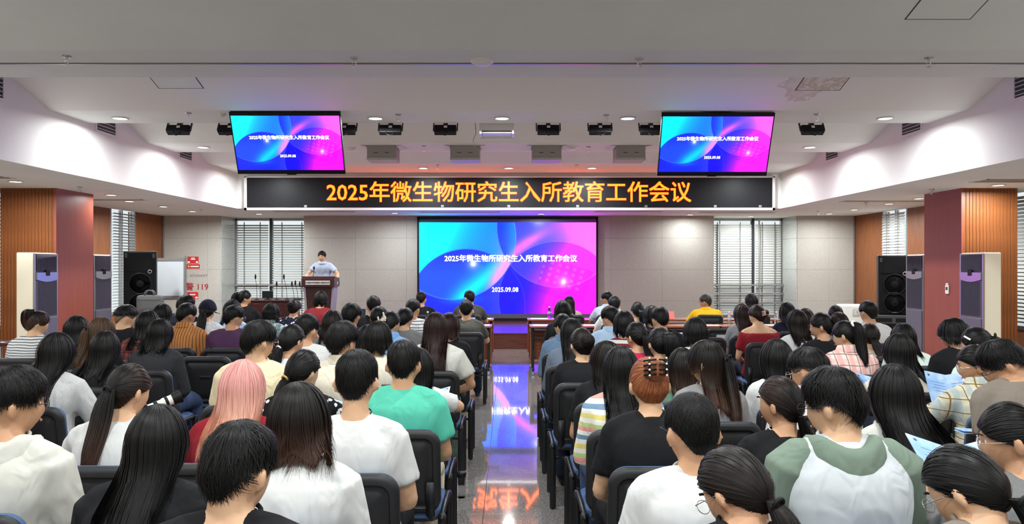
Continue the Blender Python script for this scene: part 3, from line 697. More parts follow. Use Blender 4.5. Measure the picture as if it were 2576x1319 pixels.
for x, d, lab in ((-.72, 13.35, 'pink name card on the desk before the grey shirt'), (2.75, 13.38, 'pink name card on the front desk left of the yellow shirt'), (4.1, 13.38, 'pink name card on the front desk right of the yellow shirt')):
    tag(obj('name_card', MB().prism([(-.05, 0), (0, .13), (.05, 0)], -.1, .1, 'x'), M_pink, None, loc=(x, d, .75)), lab, 'name card', 'pink name cards')
# laptop
t = thing('laptop', 'open black laptop on the desk before the red shirt', 'laptop', (-2.42, 12.0, .75))
obj('keyboard_base', MB().bbox(-.17, .17, -.12, .12, 0, .018, .004), M_black, t)
obj('lid', MB().bbox(-.17, .17, -.006, .006, 0, .23, .004, Matrix.Translation((0, .125, .015)) @ Matrix.Rotation(rad(-14), 4, 'X')), M_black, t)
obj('display', MB().box(-.155, .155, -.0075, -.006, .018, .215, Matrix.Translation((0, .125, .015)) @ Matrix.Rotation(rad(-14), 4, 'X')), mat('laptop_display', (.03, .035, .045), .15), t)

# ------------------------------------------------------------------ lectern, stage equipment
t = thing('lectern', 'dark mahogany lectern with a slanted top and pale name plate on the stage', 'lectern', (-4.0, 16.5, .32))
obj('plinth', MB().bbox(-.3, .3, -.22, .25, 0, .07, .006), M_mahog, t)
obj('front_panel', MB().prism([(-.22, .07), (.22, .07), (.27, .9), (-.27, .9)], -.17, -.13, 'y'), M_mahog, t)
for s in (-1, 1): obj('side_panel', MB().prism([(s * .22, .07), (s * .25, .07), (s * .32, .9), (s * .28, .9)], -.19, .2, 'y'), mat('silver_edge', lin((150, 140, 150)), .35, .4), t)
obj('desk_top', MB().prism([(-.27, .9), (.22, .9), (.26, .95), (.22, 1.08), (-.2, 1.12), (-.27, 1.06)], -.345, .345, 'x'), M_mahog, t)
pl = obj('name_plate', MB().bbox(-.255, .255, -.285, -.268, .945, 1.03, .004), mat('plate_silver', lin((206, 204, 206)), .4), t)
text('plate_letters', '中国科学院微生物研究所', .047, M_dgrey, t, (0, -.287, .985), (PI / 2, 0, 0), offset=.001, sx=.98)
mc = thing('gooseneck_microphone', 'black gooseneck microphone on the lectern top', 'microphone', (-4.17, 16.52, 1.42))
obj('stem', MB().tube([(0, 0, .0), (-.0, .02, .08), (.0, .06, .16)], .006, 6), M_black, mc, smooth=True)
obj('windscreen', MB().ell((0, .07, .195), (.02, .02, .04)), M_black, mc, smooth=True)
# control desk at left
t = thing('control_desk', 'dark red-brown control desk before the left front blinds', 'desk', (-5.45, 17.4, .32))
obj('body', MB().bbox(-.68, .68, -.3, .3, 0, .55, .006), M_mahog, t); obj('top', MB().bbox(-.72, .72, -.33, .33, .55, .585, .006), M_mahog, t)
for s in (-1, 0, 1): obj('front_door', MB().bbox(s * .44 - .21, s * .44 + .21, -.312, -.3, .04, .51, .004), M_mahog, t)
obj('hutch_rail', MB().bbox(-.72, .72, .28, .32, .585, .62, .004), M_grey, t)
t = thing('monitor', 'small black monitor on the control desk', 'monitor', (-5.4, 17.35, .907))
obj('display', MB().bbox(-.12, .12, -.015, .015, .03, .19, .005), M_black, t); obj('stand', MB().bbox(-.02, .02, .0, .03, 0, .06, .003).bbox(-.07, .07, -.04, .06, 0, .012, .003), M_black, t)
for i, (x, h, tl) in enumerate(((-5.62, .46, -.03), (-4.96, .46, -.06), (-5.2, .3, .0), (-4.82, .3, -.04), (-4.74, .32, -.05), (-4.66, .3, -.04), (-4.6, .27, -.05))):
    mc = thing('table_microphone', 'black gooseneck microphone on the control desk, %s' % ('tall, leftmost', 'tall and leaning', 'short, beside the monitor', 'first of the four at the right end', 'second of the four at the right end', 'third of the four at the right end', 'rightmost')[i], 'microphone', (x, 17.3 + .03 * i, .907), group='microphones on the control desk')
    obj('foot', MB().lathe((0, 0, 0), [(.045, 0), (.045, .012), (.01, .02)], 14), M_black, mc); obj('stem', MB().tube([(0, 0, .01), (tl * .2, 0, h * .5), (tl, 0, h)], .005, 6), M_black, mc, smooth=True)
    obj('windscreen', MB().ell((tl * 1.15, 0, h + .05), (.02, .02, .06)), M_black, mc, smooth=True)

# loudspeakers
M_mesh = mat('speaker_grille', (.006, .006, .007), .65, spec=.15)
def _gr():
    v = N(M_mesh, 'ShaderNodeTexVoronoi'); v.inputs['Scale'].default_value = 120; L(M_mesh, coords(M_mesh), v.inputs['Vector']); bump(M_mesh, v.outputs['Distance'], .25, .002)
_gr()
def loudspeaker(x, d, z, w, h, dep, lab, rz=0, horn_left=False):
    t = thing('loudspeaker', lab, 'loudspeaker', (x, d, z), rz)
    obj('cabinet', MB().bbox(-w / 2, w / 2, 0, dep, 0, h, .012), M_black, t)
    obj('baffle', MB().bbox(-w / 2 + .02, w / 2 - .02, -.012, .0, .02, h - .02, .006), M_mesh, t)
    for k in (0, 1):
        c = (0, -.012, h * (.2 + .31 * k)); r = w * .34
        obj('woofer_ring', MB().torus(c, r, .012, 28, 6, Matrix.Rotation(PI / 2, 3, 'X')), M_black, t, smooth=True)
        obj('woofer_cone', MB().lathe(c, [(r * .96, .0), (r * .5, .006), (r * .34, .0), (r * .02, -.012)], 24, 'y'), M_mesh, t, smooth=True)
    obj('horn', MB().prism([(-w * .4, h * .70), (w * .4, h * .70), (w * .32, h * .93), (-w * .32, h * .93)], -.02, -.011, 'y'), M_mesh, t)
    obj('tweeter', MB().torus(((-1 if horn_left else 1) * w * .3, -.018, h * .69), .03, .008, 18, 6, Matrix.Rotation(PI / 2, 3, 'X')), M_silver, t, smooth=True)
    obj('brand_plate', MB().box(-.05, .05, -.016, -.011, .03, .05), M_silver, t)
    for s in (-1, 1): obj('handle', MB().bbox(s * (w / 2 - .045) - .02, s * (w / 2 - .045) + .02, -.018, -.01, h - .13, h - .05, .004), M_dgrey, t)
loudspeaker(-6.9, 14.5, .7, .56, 1.24, .42, 'tall black loudspeaker tower by the left blinds', rad(22))
obj_b = tag(obj('equipment_case', MB().bbox(-.32, .32, -.02, .55, 0, .69, .02), M_black, None, loc=(-6.9, 14.5, 0), rot=(0, 0, rad(22))), 'black equipment case under the left loudspeaker', 'case')
loudspeaker(7.12, 14.3, .76, .55, 1.1, .5, 'tall black loudspeaker standing on a subwoofer at right', rad(-22))
t = thing('subwoofer', 'wide dark grey subwoofer cabinet under the right loudspeaker', 'loudspeaker', (7.08, 14.25, 0), rad(-22))
obj('cabinet', MB().bbox(-.36, .36, 0, .6, 0, .755, .015), mat('sub_grey', (.05, .05, .055), .6), t)
for s in (-1, 1): obj('port', MB().box(s * .17 - .14, s * .17 + .14, -.004, .02, .63, .7), M_black, t)
obj('grille', MB().bbox(-.31, .31, -.01, .01, .06, .6, .005), M_mesh, t)
# floor-standing air conditioners, grilles facing the aisle
M_ridge = mat('aircon_grille', lin((86, 82, 96)), .35)
def aircon(s, d0, lab):
    t = thing('air_conditioner', lab, 'air conditioner', (s * (6.97 if d0 < 12 else 7.18), d0 + .28, 0), rad(90) if s < 0 else rad(-90), 'floor-standing air conditioners')
    # local: front faces -y
    obj('cabinet', MB().bbox(-.28, .28, -.11, .15, 0, 1.86, .015), M_cream, t)
    obj('edge_strip', MB().bbox(-.29, -.262, -.125, -.1, .05, 1.85, .004).bbox(.262, .29, -.125, -.1, .05, 1.85, .004), M_silver, t)
    obj('lower_panel', MB().bbox(-.255, .255, -.14, -.1, .06, .9, .008), M_lilac, t)
    obj('middle_panel', MB().bbox(-.255, .255, -.128, -.1, .91, 1.46, .008), M_lilac, t)
    obj('curved_band', MB().prism([(-.258, 1.47)] + [(-.258 + .516 * i / 8, 1.465 - .035 * math.sin(PI * i / 8)) for i in range(9)] + [(.258, 1.57), (-.258, 1.57)], -.145, -.1, 'y'), M_silver, t)
    obj('display', MB().bbox(-.05, .05, -.15, -.14, 1.52, 1.62, .004), M_black, t)
    obj('air_outlet', MB().bbox(-.255, .255, -.12, -.1, 1.57, 1.84, .005), M_dgrey, t)
    fm = MB().bbox(-.003, .003, -.134, -.12, 0, 1, .0012).mesh('fin')
    for i in range(20):
        x = -.235 + i * .0247
        o = obj('fin', fm, M_ridge, t, loc=(x, 0, 1.6)); o.scale = (1, 1, .235)
        o = obj('fin', fm, M_ridge, t, loc=(x, -.006, .93)); o.scale = (1, 1, .51)
for s, d0, lab in ((-1, 11.2, 'tall cream and grey air conditioner in front of the left column'), (-1, 13.2, 'tall air conditioner half hidden behind the left column'),
                   (1, 11.2, 'tall cream and grey air conditioner in front of the right column'), (1, 13.2, 'tall air conditioner half hidden behind the right column')):
    aircon(s, d0, lab)
t = thing('thermostat', 'small white thermostat on the right column', 'thermostat', (6.995, 12.35, 1.29))
obj('case', MB().bbox(-.02, .0, -.045, .045, -.07, .07, .005), M_white, t); obj('display', MB().box(-.022, -.019, -.025, .025, -.01, .04), M_dgrey, t)
obj('label', MB().box(-.012, 0, -.02, .04, .075, .1), M_white, t)
# whiteboard
t = thing('whiteboard', 'white writing board in a grey frame on a stand beside the left loudspeaker', 'whiteboard', (-6.78, 15.5, 0), rad(-6))
obj('board', MB().bbox(-.31, .31, -.01, .01, 1.06, 1.76, .004), M_board, t)
fr = MB()
for q in ((-.34, .34, 1.76, 1.82), (-.34, .34, 1.02, 1.06), (-.34, -.3, 1.02, 1.82), (.3, .34, 1.02, 1.82)): fr.box(q[0], q[1], -.02, .02, q[2], q[3])
obj('frame', fr, M_grey, t); obj('pen_tray', MB().bbox(-.32, .32, -.09, -.01, .985, 1.02, .005), M_grey, t)
for s in (-1, 1): obj('leg', MB().box(s * .33 - .015, s * .33 + .015, -.015, .015, 0, 1.86).box(s * .33 - .015, s * .33 + .015, -.25, .25, 0, .03), M_grey, t)
# bag on a case
t = tag(obj('equipment_trolley', MB().bbox(-.3, .3, -.2, .2, .06, .84, .015).cyl((-.25, -.15, .0), .03, .06, 12).cyl((.25, -.15, 0), .03, .06, 12).cyl((-.25, .15, 0), .03, .06, 12).cyl((.25, .15, 0), .03, .06, 12), M_dgrey, None, loc=(-6.15, 13.4, 0)), 'dark equipment trolley under the grey bag', 'trolley')
t = thing('laptop_bag', 'grey laptop bag with carry handles standing before the whiteboard', 'bag', (-6.18, 13.35, .84))
M_bag = mat('grey_canvas', lin((92, 92, 92)), .85)
m = MB(); slab(m, .44, .32, .06, [(.12, -.05), (.02, -.05), (0, -.03), (0, .03), (.02, .05), (.12, .05)], 0, Matrix.Translation((0, 0, .16))); obj('body', m, M_bag, t, smooth=True, edge=50)
obj('zip_line', MB().box(-.2, .2, -.054, -.05, .235, .24), M_dgrey, t)
for y in (-.03, .03): obj('handle', MB().tube([(-.08, y, .3), (-.075, y, .365), (-.04, y, .4), (.04, y, .4), (.075, y, .365), (.08, y, .3)], .011, 6), M_bag, t, smooth=True)
# hydrant lettering and stickers on the left granite block
t = thing('fire_sticker', 'red fire notice with white print, upper of two on the left granite block', 'sticker', (0, DW - .033, 0))
def stick(t, xa, xb, ya, yb):
    a, b = px(xa, yb, DW), px(xb, ya, DW); obj('sheet', MB().box(a.x, b.x, -.003, 0, a.z, b.z), M_red, t); return a, b
def sticker_print(t, a, b, rows):
    for (u0, u1, v0, v1) in rows: obj('print', MB().box(a.x + (b.x - a.x) * u0, a.x + (b.x - a.x) * u1, -.0042, -.003, a.z + (b.z - a.z) * v0, a.z + (b.z - a.z) * v1), M_paper, t)
a, b = stick(t, 473, 501, 646, 663); sticker_print(t, a, b, [(.03, .22, .08, .3), (.76, .95, .08, .3), (.3, .7, .55, .7), (.35, .65, .78, .86)])
t = thing('fire_sticker', 'long red fire notice with yellow mark below the upper notice', 'sticker', (0, DW - .033, 0))
a, b = stick(t, 471, 504, 665, 676); sticker_print(t, a, b, [(.3, .92, .35, .6)]); obj('yellow_mark', MB().box(a.x + .03, a.x + .07, -.0045, -.003, a.z + .03, b.z - .03), mat('yellow', lin((220, 190, 60)), .6), t)
t = thing('fire_sticker', 'red notice with white print below the number 119', 'sticker', (0, DW - .033, 0))
a, b = stick(t, 472, 500, 735, 752); sticker_print(t, a, b, [(.03, .2, .08, .3), (.76, .95, .08, .3), (.25, .75, .55, .7)])
t = thing('wall_lettering', 'red lettering with the number 119 painted on the left granite block', 'lettering', (px(497, 723, DW).x, DW - .032, px(497, 723, DW).z))
text('red_letters', '警 119', .2, M_redtxt, t, (0, 0, 0), (PI / 2, 0, 0), offset=.004, ext=.0015)
t = thing('wall_lettering', 'worn grey lettering reading hydrant above the red number', 'lettering', (px(496, 694, DW).x, DW - .032, px(496, 694, DW).z))
text('grey_letters', 'E  HYDRANT', .085, M_greytxt, t, (0, 0, 0), (PI / 2, 0, 0), offset=.002, ext=.001, space=1.1)
# stool at the left edge
t = thing('swivel_stool', 'chrome swivel stool with a dark red seat at the left edge', 'stool', (-6.82, 10.4, 0))
obj('base', MB().lathe((0, 0, 0), [(.2, 0), (.2, .01), (.05, .04), (.03, .06)], 28), M_chrome, t, smooth=True, edge=50)
obj('column', MB().lathe((0, 0, 0), [(.03, .05), (.03, .36), (.022, .36), (.022, .6)], 16), M_chrome, t, smooth=True, edge=50)
obj('foot_ring', MB().torus((0, 0, .33), .15, .012, 28, 8).tube([(0, 0, .33), (.15, 0, .33)], .008, 6), M_chrome, t, smooth=True)
obj('seat', MB().lathe((0, 0, 0), [(.05, .59), (.19, .6), (.2, .63), (.18, .66), (.05, .665)], 28), M_mahog, t, smooth=True)
# white moulded stand beside the right loudspeaker
t = thing('white_cabinet', 'low white moulded cabinet beside the right subwoofer', 'cabinet', (6.5, 14.75, 0))
obj('body', MB().bbox(-.2, .24, -.15, .2, 0, .93, .03), M_white, t); obj('recess', MB().bbox(-.02, .12, -.16, -.14, .72, .86, .02), mat('soft_grey', lin((206, 204, 198)), .5), t)

# ------------------------------------------------------------------ people
def skin_mat(name, c):
    m = mat(name, c, .5, spec=.35); v = coords(m); L(m, ramp(m, noise(m, v, 14, 3), [(.35, tuple(k * .92 for k in c)), (.65, c)]), bsdf(m).inputs['Base Color']); return m
SKIN = [skin_mat('skin_light', lin((210, 166, 132))), skin_mat('skin_warm', lin((198, 150, 116))), skin_mat('skin_tan', lin((172, 126, 98)))]
def hair_mat(name, a, b, tip=None):
    m = mat(name, a, .42, spec=.22); at = N(m, 'ShaderNodeAttribute'); at.attribute_name = 'huv'
    mp = N(m, 'ShaderNodeMapping'); mp.inputs['Scale'].default_value = (46, 1.3, 1); L(m, at.outputs['Vector'], mp.inputs[0])
    n = noise(m, mp.outputs[0], 1.0, 4, .65); c = ramp(m, n, [(.32, a), (.72, b)])
    if tip:
        sx = N(m, 'ShaderNodeSeparateXYZ'); L(m, at.outputs['Vector'], sx.inputs[0]); c = mixc(m, ramp(m, sx.outputs[1], [(.35, (0, 0, 0)), (1., (1, 1, 1))]), c, tip)
    L(m, c, bsdf(m).inputs['Base Color']); bump(m, n, .45, .004); return m
HAIR = {'k': hair_mat('black_hair', (.0022, .0020, .0020), (.0095, .0088, .0085)), 'd': hair_mat('dark_brown_hair', (.004, .0028, .0024), (.018, .012, .010)),
        'b': hair_mat('brown_tip_hair', (.0028, .0022, .002), (.011, .0085, .0075), (.055, .024, .014)), 'r': hair_mat('reddish_brown_hair', (.007, .003, .0026), (.030, .0115, .0095)),
        'o': hair_mat('copper_hair', (.17, .045, .016), (.42, .15, .062)), 'p': hair_mat('pink_hair', lin((196, 118, 120)), lin((248, 190, 178)), lin((246, 196, 160))),
        'l': hair_mat('light_brown_hair', (.03, .016, .009), (.12, .066, .036)), 'g': hair_mat('greying_hair', (.006, .006, .006), (.06, .06, .06))}
M_eyew = mat('eye_white', (.8, .78, .75), .2); M_iris = mat('iris', (.012, .008, .006), .1); M_lip = mat('lips', lin((186, 110, 100)), .45); M_brow = mat('eyebrow', (.012, .01, .009), .7)

CLOTH = {}
def cloth(name, kind, *cs):
    """woven or printed fabrics, patterned in the wearer's own coordinates"""
    if name in CLOTH: return CLOTH[name]
    cs = [lin(c) for c in cs]; m = mat('cloth_' + name, cs[0], .85, spec=.2); v = coords(m); out = None
    sx = N(m, 'ShaderNodeSeparateXYZ'); wob = N(m, 'ShaderNodeVectorMath', operation='ADD'); nz = N(m, 'ShaderNodeTexNoise'); nz.inputs['Scale'].default_value = 5; L(m, v, nz.inputs['Vector'])
    sc = N(m, 'ShaderNodeVectorMath', operation='SCALE'); sc.inputs['Scale'].default_value = .02; L(m, nz.outputs['Color'], sc.inputs[0]); L(m, v, wob.inputs[0]); L(m, sc.outputs[0], wob.inputs[1]); L(m, wob.outputs[0], sx.inputs[0])
    X, Y, Z = sx.outputs
    def band(c, per, duty): return math_(m, 'LESS_THAN', math_(m, 'FRACT', math_(m, 'DIVIDE', math_(m, 'ADD', c, 10.0), per)), duty)
    if kind == 'hstripe': out = mixc(m, band(Z, .0225 if name != 'redstripe' else .06, .3 if name != 'redstripe' else .55), cs[0], cs[1])
    elif kind == 'hstripe2': out = mixc(m, band(Z, .034, .22), cs[0], cs[1])
    elif kind == 'vstripe': out = mixc(m, band(X, .026, .22), cs[0], cs[1])
    elif kind == 'plaid':
        p = .075; a = mixc(m, band(X, p, .42), cs[0], cs[1]); a = mixc(m, math_(m, 'MULTIPLY', band(Z, p, .42), .5), a, cs[1])
        l = math_(m, 'MAXIMUM', band(math_(m, 'ADD', X, .016), p, .07), band(math_(m, 'ADD', Z, .016), p, .07)); out = mixc(m, l, a, cs[2])
    elif kind == 'multi':
        f = math_(m, 'FRACT', math_(m, 'DIVIDE', math_(m, 'ADD', Z, 10.0), .17)); st = []
        for i, c in enumerate(cs): st.append((i / len(cs), c))
        out = ramp(m, f, st, 'CONSTANT')
    elif kind == 'floral':
        vo = N(m, 'ShaderNodeTexVoronoi'); vo.inputs['Scale'].default_value = 22 if len(cs) < 3 else 30; L(m, wob.outputs[0], vo.inputs['Vector'])
        k = math_(m, 'LESS_THAN', math_(m, 'ADD', vo.outputs['Distance'], math_(m, 'MULTIPLY', noise(m, v, 34, 3), .5)), .52 if len(cs) < 3 else .6); out = mixc(m, k, cs[0], cs[1])
    elif kind == 'denim': out = mixc(m, noise(m, v, 90, 3), cs[0], tuple(c * .72 for c in cs[0]))
    elif kind == 'heather': out = mixc(m, noise(m, v, 140, 3), cs[0], tuple(c * .6 for c in cs[0]))
    else: out = mixc(m, noise(m, v, 4, 2), cs[0], tuple(c * .93 for c in cs[0]))
    L(m, out, bsdf(m).inputs['Base Color'])
    mp = N(m, 'ShaderNodeMapping'); mp.inputs['Scale'].default_value = (1, 1, .55); mp.inputs['Rotation'].default_value = (0, rad(24), rad(20)); L(m, v, mp.inputs[0])
    n1 = N(m, 'ShaderNodeTexNoise'); n1.inputs['Scale'].default_value = 9; n1.inputs['Detail'].default_value = 2; n1.inputs['Distortion'].default_value = .8; L(m, mp.outputs[0], n1.inputs['Vector'])
    b = N(m, 'ShaderNodeBump'); b.inputs['Strength'].default_value = .75; b.inputs['Distance'].default_value = .028; L(m, n1.outputs['Fac'], b.inputs['Height']); L(m, b.outputs[0], bsdf(m).inputs['Normal'])
    CLOTH[name] = m; return m
WHT = (208, 208, 207); BLK = (26, 26, 29)
def C(spec):
    T = {'white': ('plain', WHT), 'offwhite': ('plain', (202, 200, 192)), 'cream': ('plain', (224, 208, 172)), 'ivory': ('plain', (212, 204, 188)), 'black': ('plain', BLK), 'charcoal': ('heather', (52, 53, 56)), 'navy': ('plain', (28, 30, 48)),
         'teal': ('plain', (88, 190, 164)), 'purple': ('plain', (78, 50, 80)), 'maroon': ('plain', (134, 30, 40)), 'wine': ('plain', (128, 38, 44)), 'beige': ('plain', (216, 206, 188)), 'grey': ('heather', (128, 128, 128)), 'palegrey': ('heather', (206, 206, 206)), 'olive': ('heather', (88, 86, 80)),
         'dkgrey': ('plain', (74, 72, 70)), 'skyblue': ('plain', (182, 206, 234)), 'blueshirt': ('plain', (126, 166, 216)), 'denim': ('denim', (112, 138, 168)), 'greydenim': ('denim', (112, 122, 140)), 'yellow': ('plain', (236, 178, 36)), 'magenta': ('plain', (192, 40, 84)), 'green': ('plain', (82, 116, 96)), 'taupe': ('plain', (126, 116, 106)),
         'mint': ('plain', (222, 238, 230)), 'pinkwhite': ('plain', (240, 224, 226)), 'khaki': ('plain', (176, 166, 140)), 'sage': ('plain', (120, 136, 122)), 'ltgrey': ('plain', (196, 200, 204)), 'jeans': ('denim', (62, 78, 112)), 'dkjeans': ('denim', (36, 42, 58)), 'sand': ('plain', (214, 204, 180)), 'lightblue': ('plain', (196, 208, 224)), 'speakerblue': ('plain', (186, 198, 222)),
         'nauti': ('hstripe', WHT, (70, 72, 80)), 'stripe': ('hstripe2', WHT, (50, 52, 60)), 'redstripe': ('hstripe', WHT, (120, 36, 44)), 'rust': ('vstripe', (182, 122, 70), (104, 62, 36)), 'redplaid': ('plaid', (126, 62, 54), (84, 40, 40), (40, 30, 30)),
         'pinkplaid': ('plaid', (240, 216, 208), (232, 178, 172), (140, 104, 98)), 'sandplaid': ('plaid', (206, 198, 172), (170, 180, 178), (128, 100, 62)), 'greyplaid': ('plaid', (160, 174, 172), (110, 128, 132), (60, 66, 70)),
         'rainbow': ('multi', (240, 236, 226), (232, 216, 130), (240, 238, 232), (120, 150, 176), (238, 236, 230), (232, 160, 150), (190, 206, 140)), 'floral': ('floral', (22, 24, 44), (222, 224, 230)), 'bwfloral': ('floral', (18, 18, 20), (214, 214, 214), (0, 0, 0)), 'speckle': ('heather', (150, 148, 148))}
    return cloth(spec, *T[spec])

# --- body pieces -------------------------------------------------------------
HA = np.array([.075, .093, .113])
def head_mesh(mb, M, fem, ear=.084):
    nu, nv = 30, 24; rings = []
    for i in range(nv + 1):
        th = PI * (i + .03) / (nv + .06); ring = []
        for j in range(nu):
            ph = 2 * PI * j / nu; x, y, z = math.sin(th) * math.cos(ph), math.sin(th) * math.sin(ph), -math.cos(th)
            p = [HA[0] * x, HA[1] * y, HA[2] * z]
            if z < 0:
                k = (-z) ** 1.3; p[0] *= 1 - (.24 if fem else .18) * k
                if y < 0.2: p[1] *= 1 - .45 * max(0, -z - .15) * min(1, (.2 - y) * 1.5)
                else: p[1] += .010 * k * y
            g = lambda cx, cz, sx, sz: math.exp(-((x - cx) / sx) ** 2 - ((z - cz) / sz) ** 2) if y > 0 else 0
            f = .024 * g(0, -.20, .13, .13) + .013 * g(0, .0, .09, .2) + .005 * g(0, .26, .5, .1) + .006 * g(0, -.5, .22, .1) + .008 * g(0, -.82, .25, .14)
            f -= .009 * g(.36, .08, .16, .11) + .009 * g(-.36, .08, .16, .11) + .004 * g(0, -.66, .25, .06)
            f += .004 * g(.42, -.2, .2, .18) + .004 * g(-.42, -.2, .2, .18)
            p[1] += f * (y > 0)
            ring.append(M @ Vector(p))
        rings.append(ring)
    mb.loft(rings)
    for s in (-1, 1):
        E = M @ Matrix.Translation((s * ear, -.014, -.008)) @ Matrix.Rotation(s * rad(36), 4, 'Z') @ Matrix.Rotation(rad(-10), 4, 'X')
        mb.add([E @ Vector(p) for p in _ear[0]], _ear[1])
def _mk_ear():
    e = MB().ell((0, 0, 0), (.0115, .019, .031), 12, 10).ell((0, .004, -.024), (.0105, .012, .012), 8, 6); return (e.v, e.f)
_ear = _mk_ear()
def hand(mb, Wp, dr, nrm, side, curl=25, spread=4, s=1.0):
    """palm and five bent fingers; dr along the hand, nrm out of the back of the hand"""
    dr = Vector(dr).normalized(); nrm = (Vector(nrm) - dr * Vector(nrm).dot(dr)).normalized(); lt = dr.cross(nrm).normalized() * side
    Mx = Matrix((lt, dr, nrm)).transposed()
    Wp = Vector(Wp); mb.ell(Wp + dr * .045 * s, (.040 * s, .050 * s, .0145 * s), 12, 8, Mx)
    mb.ell(Wp + dr * .03 * s + lt * .022 * s - nrm * .006, (.018 * s, .03 * s, .016 * s), 10, 6, Mx)
    for i, (o, ln, bs) in enumerate(((.029, .072, .078), (.010, .082, .085), (-.010, .076, .082), (-.029, .058, .072))):
        p = Wp + (dr * bs + lt * o) * s; a = 0.0; P = [p - dr * .02 * s, p]; d = (dr + lt * math.tan(rad(spread * (1.2 - i)))).normalized()
        for k, fr in enumerate((.42, .33, .25)):
            a += rad(curl * (1.0 if k else .8)); dd = d * math.cos(a) - nrm * math.sin(a); P.append(P[-1] + dd * ln * fr * s)
        mb.tube(P, [.0088 * s, .0090 * s, .0086 * s, .0080 * s, .0070 * s], 8, rnd=True)
    p = Wp + (dr * .022 + lt * .030) * s; P = [p - lt * .012 * s, p]
    for k, fr in enumerate((.5, .5)):
        dd = (dr * (.75 + .2 * k) + lt * (.62 - .45 * k) - nrm * (.25 + .25 * k)).normalized(); P.append(P[-1] + dd * .068 * fr * s)
    mb.tube(P, [.012 * s, .0115 * s, .0098 * s, .008 * s], 8, rnd=True)

TT = [-.12, 0, .22, .5, .75, .88, .97, 1.05]
TW = [.155, .178, .158, .152, .168, .158, .112, .064]
TD = [.105, .122, .112, .110, .113, .098, .078, .060]
class Pose:
    def __init__(s, ztop, fem=True, lean=6, lat=0, yaw=0, pitch=8, roll=0, seat=.53, sc=1.0, big=1.0, arms='lap', cap=.0, nk=0.0):
        s.fem = fem; s.sc = sc; s.sw = (.150 if fem else .170) * sc * big; s.lean, s.lat = rad(lean), rad(lat)
        s.armk = arms; p = rad(pitch); hz = ztop - .128 - cap; nz = .148 - .0018 * max(0, pitch - 6) + nk
        s.z0 = seat; s.Ln = (hz - nz - seat) / math.cos(s.lean); s.wk = (.93 if fem else 1.03) * big
        c = s.spine(1.0); s.C7 = c
        s.Hc = c + Vector((0, .04 + .085 * math.sin(p * .8), 0)) ; s.Hc.z = hz; s.Hc.x += math.tan(s.lat) * .1
        s.Rh = Matrix.Rotation(rad(yaw), 4, 'Z') @ Matrix.Rotation(-p, 4, 'X') @ Matrix.Rotation(rad(roll), 4, 'Y')
        s.MH = Matrix.Translation(s.Hc) @ s.Rh @ Matrix.Scale(.97 if fem else 1.02, 4)
        s.sh = [s.spine(.9) + Vector((k * s.sw, .0, .0)) for k in (-1, 1)]
        s.arm = [s.arms(arms if isinstance(arms, str) else arms[i], i) for i in (0, 1)]
    def spine(s, t):
        z = s.z0 + s.Ln * t * math.cos(s.lean); y = s.Ln * t * math.sin(s.lean) - .045 * math.sin(PI * min(max(t, 0), 1.1) / 1.1)
        return Vector((s.Ln * t * math.sin(s.lat), y, z))
    def ring(s, t, g, n=24):
        c = s.spine(t); w = np.interp(t, TT, TW) * s.wk + g; d = np.interp(t, TT, TD) * (.5 + .5 * s.wk) + g
        if s.fem and .05 < t < .6: w *= .95
        R_ = []
        for j in range(n):
            a = 2 * PI * j / n; ca, sa = math.cos(a), math.sin(a); e = .82
            R_.append(c + Vector((w * math.copysign(abs(ca) ** e, ca), d * math.copysign(abs(sa) ** e, sa), -sa * d * math.sin(s.lean))))
        return R_
    def arms(s, kind, i):
        k = (-1, 1)[i]; S_ = s.sh[i]; z = S_.z
        if isinstance(kind, tuple): return [S_, Vector(kind[0]), Vector(kind[1])]
        if kind == 'read': return [S_, S_ + Vector((k * .06, .10, -.25)), Vector((k * .10, S_.y + .31, .80))]
        if kind == 'desk': return [S_, S_ + Vector((k * .09, .20, -.20)), Vector((k * .10, S_.y + .38, .79))]
        if kind == 'wide': return [S_, S_ + Vector((k * .13, .06, -.25)), Vector((k * .10, .27, .62))]
        return [S_, S_ + Vector((k * .055, .04, -.265)), Vector((k * .07, .27, .60))]
    def backy(s, z, x=0):
        t = (z - s.z0) / (s.Ln * math.cos(s.lean)); c = s.spine(t); return c.y - np.interp(t, TT, TD) * (.5 + .5 * s.wk) - .018

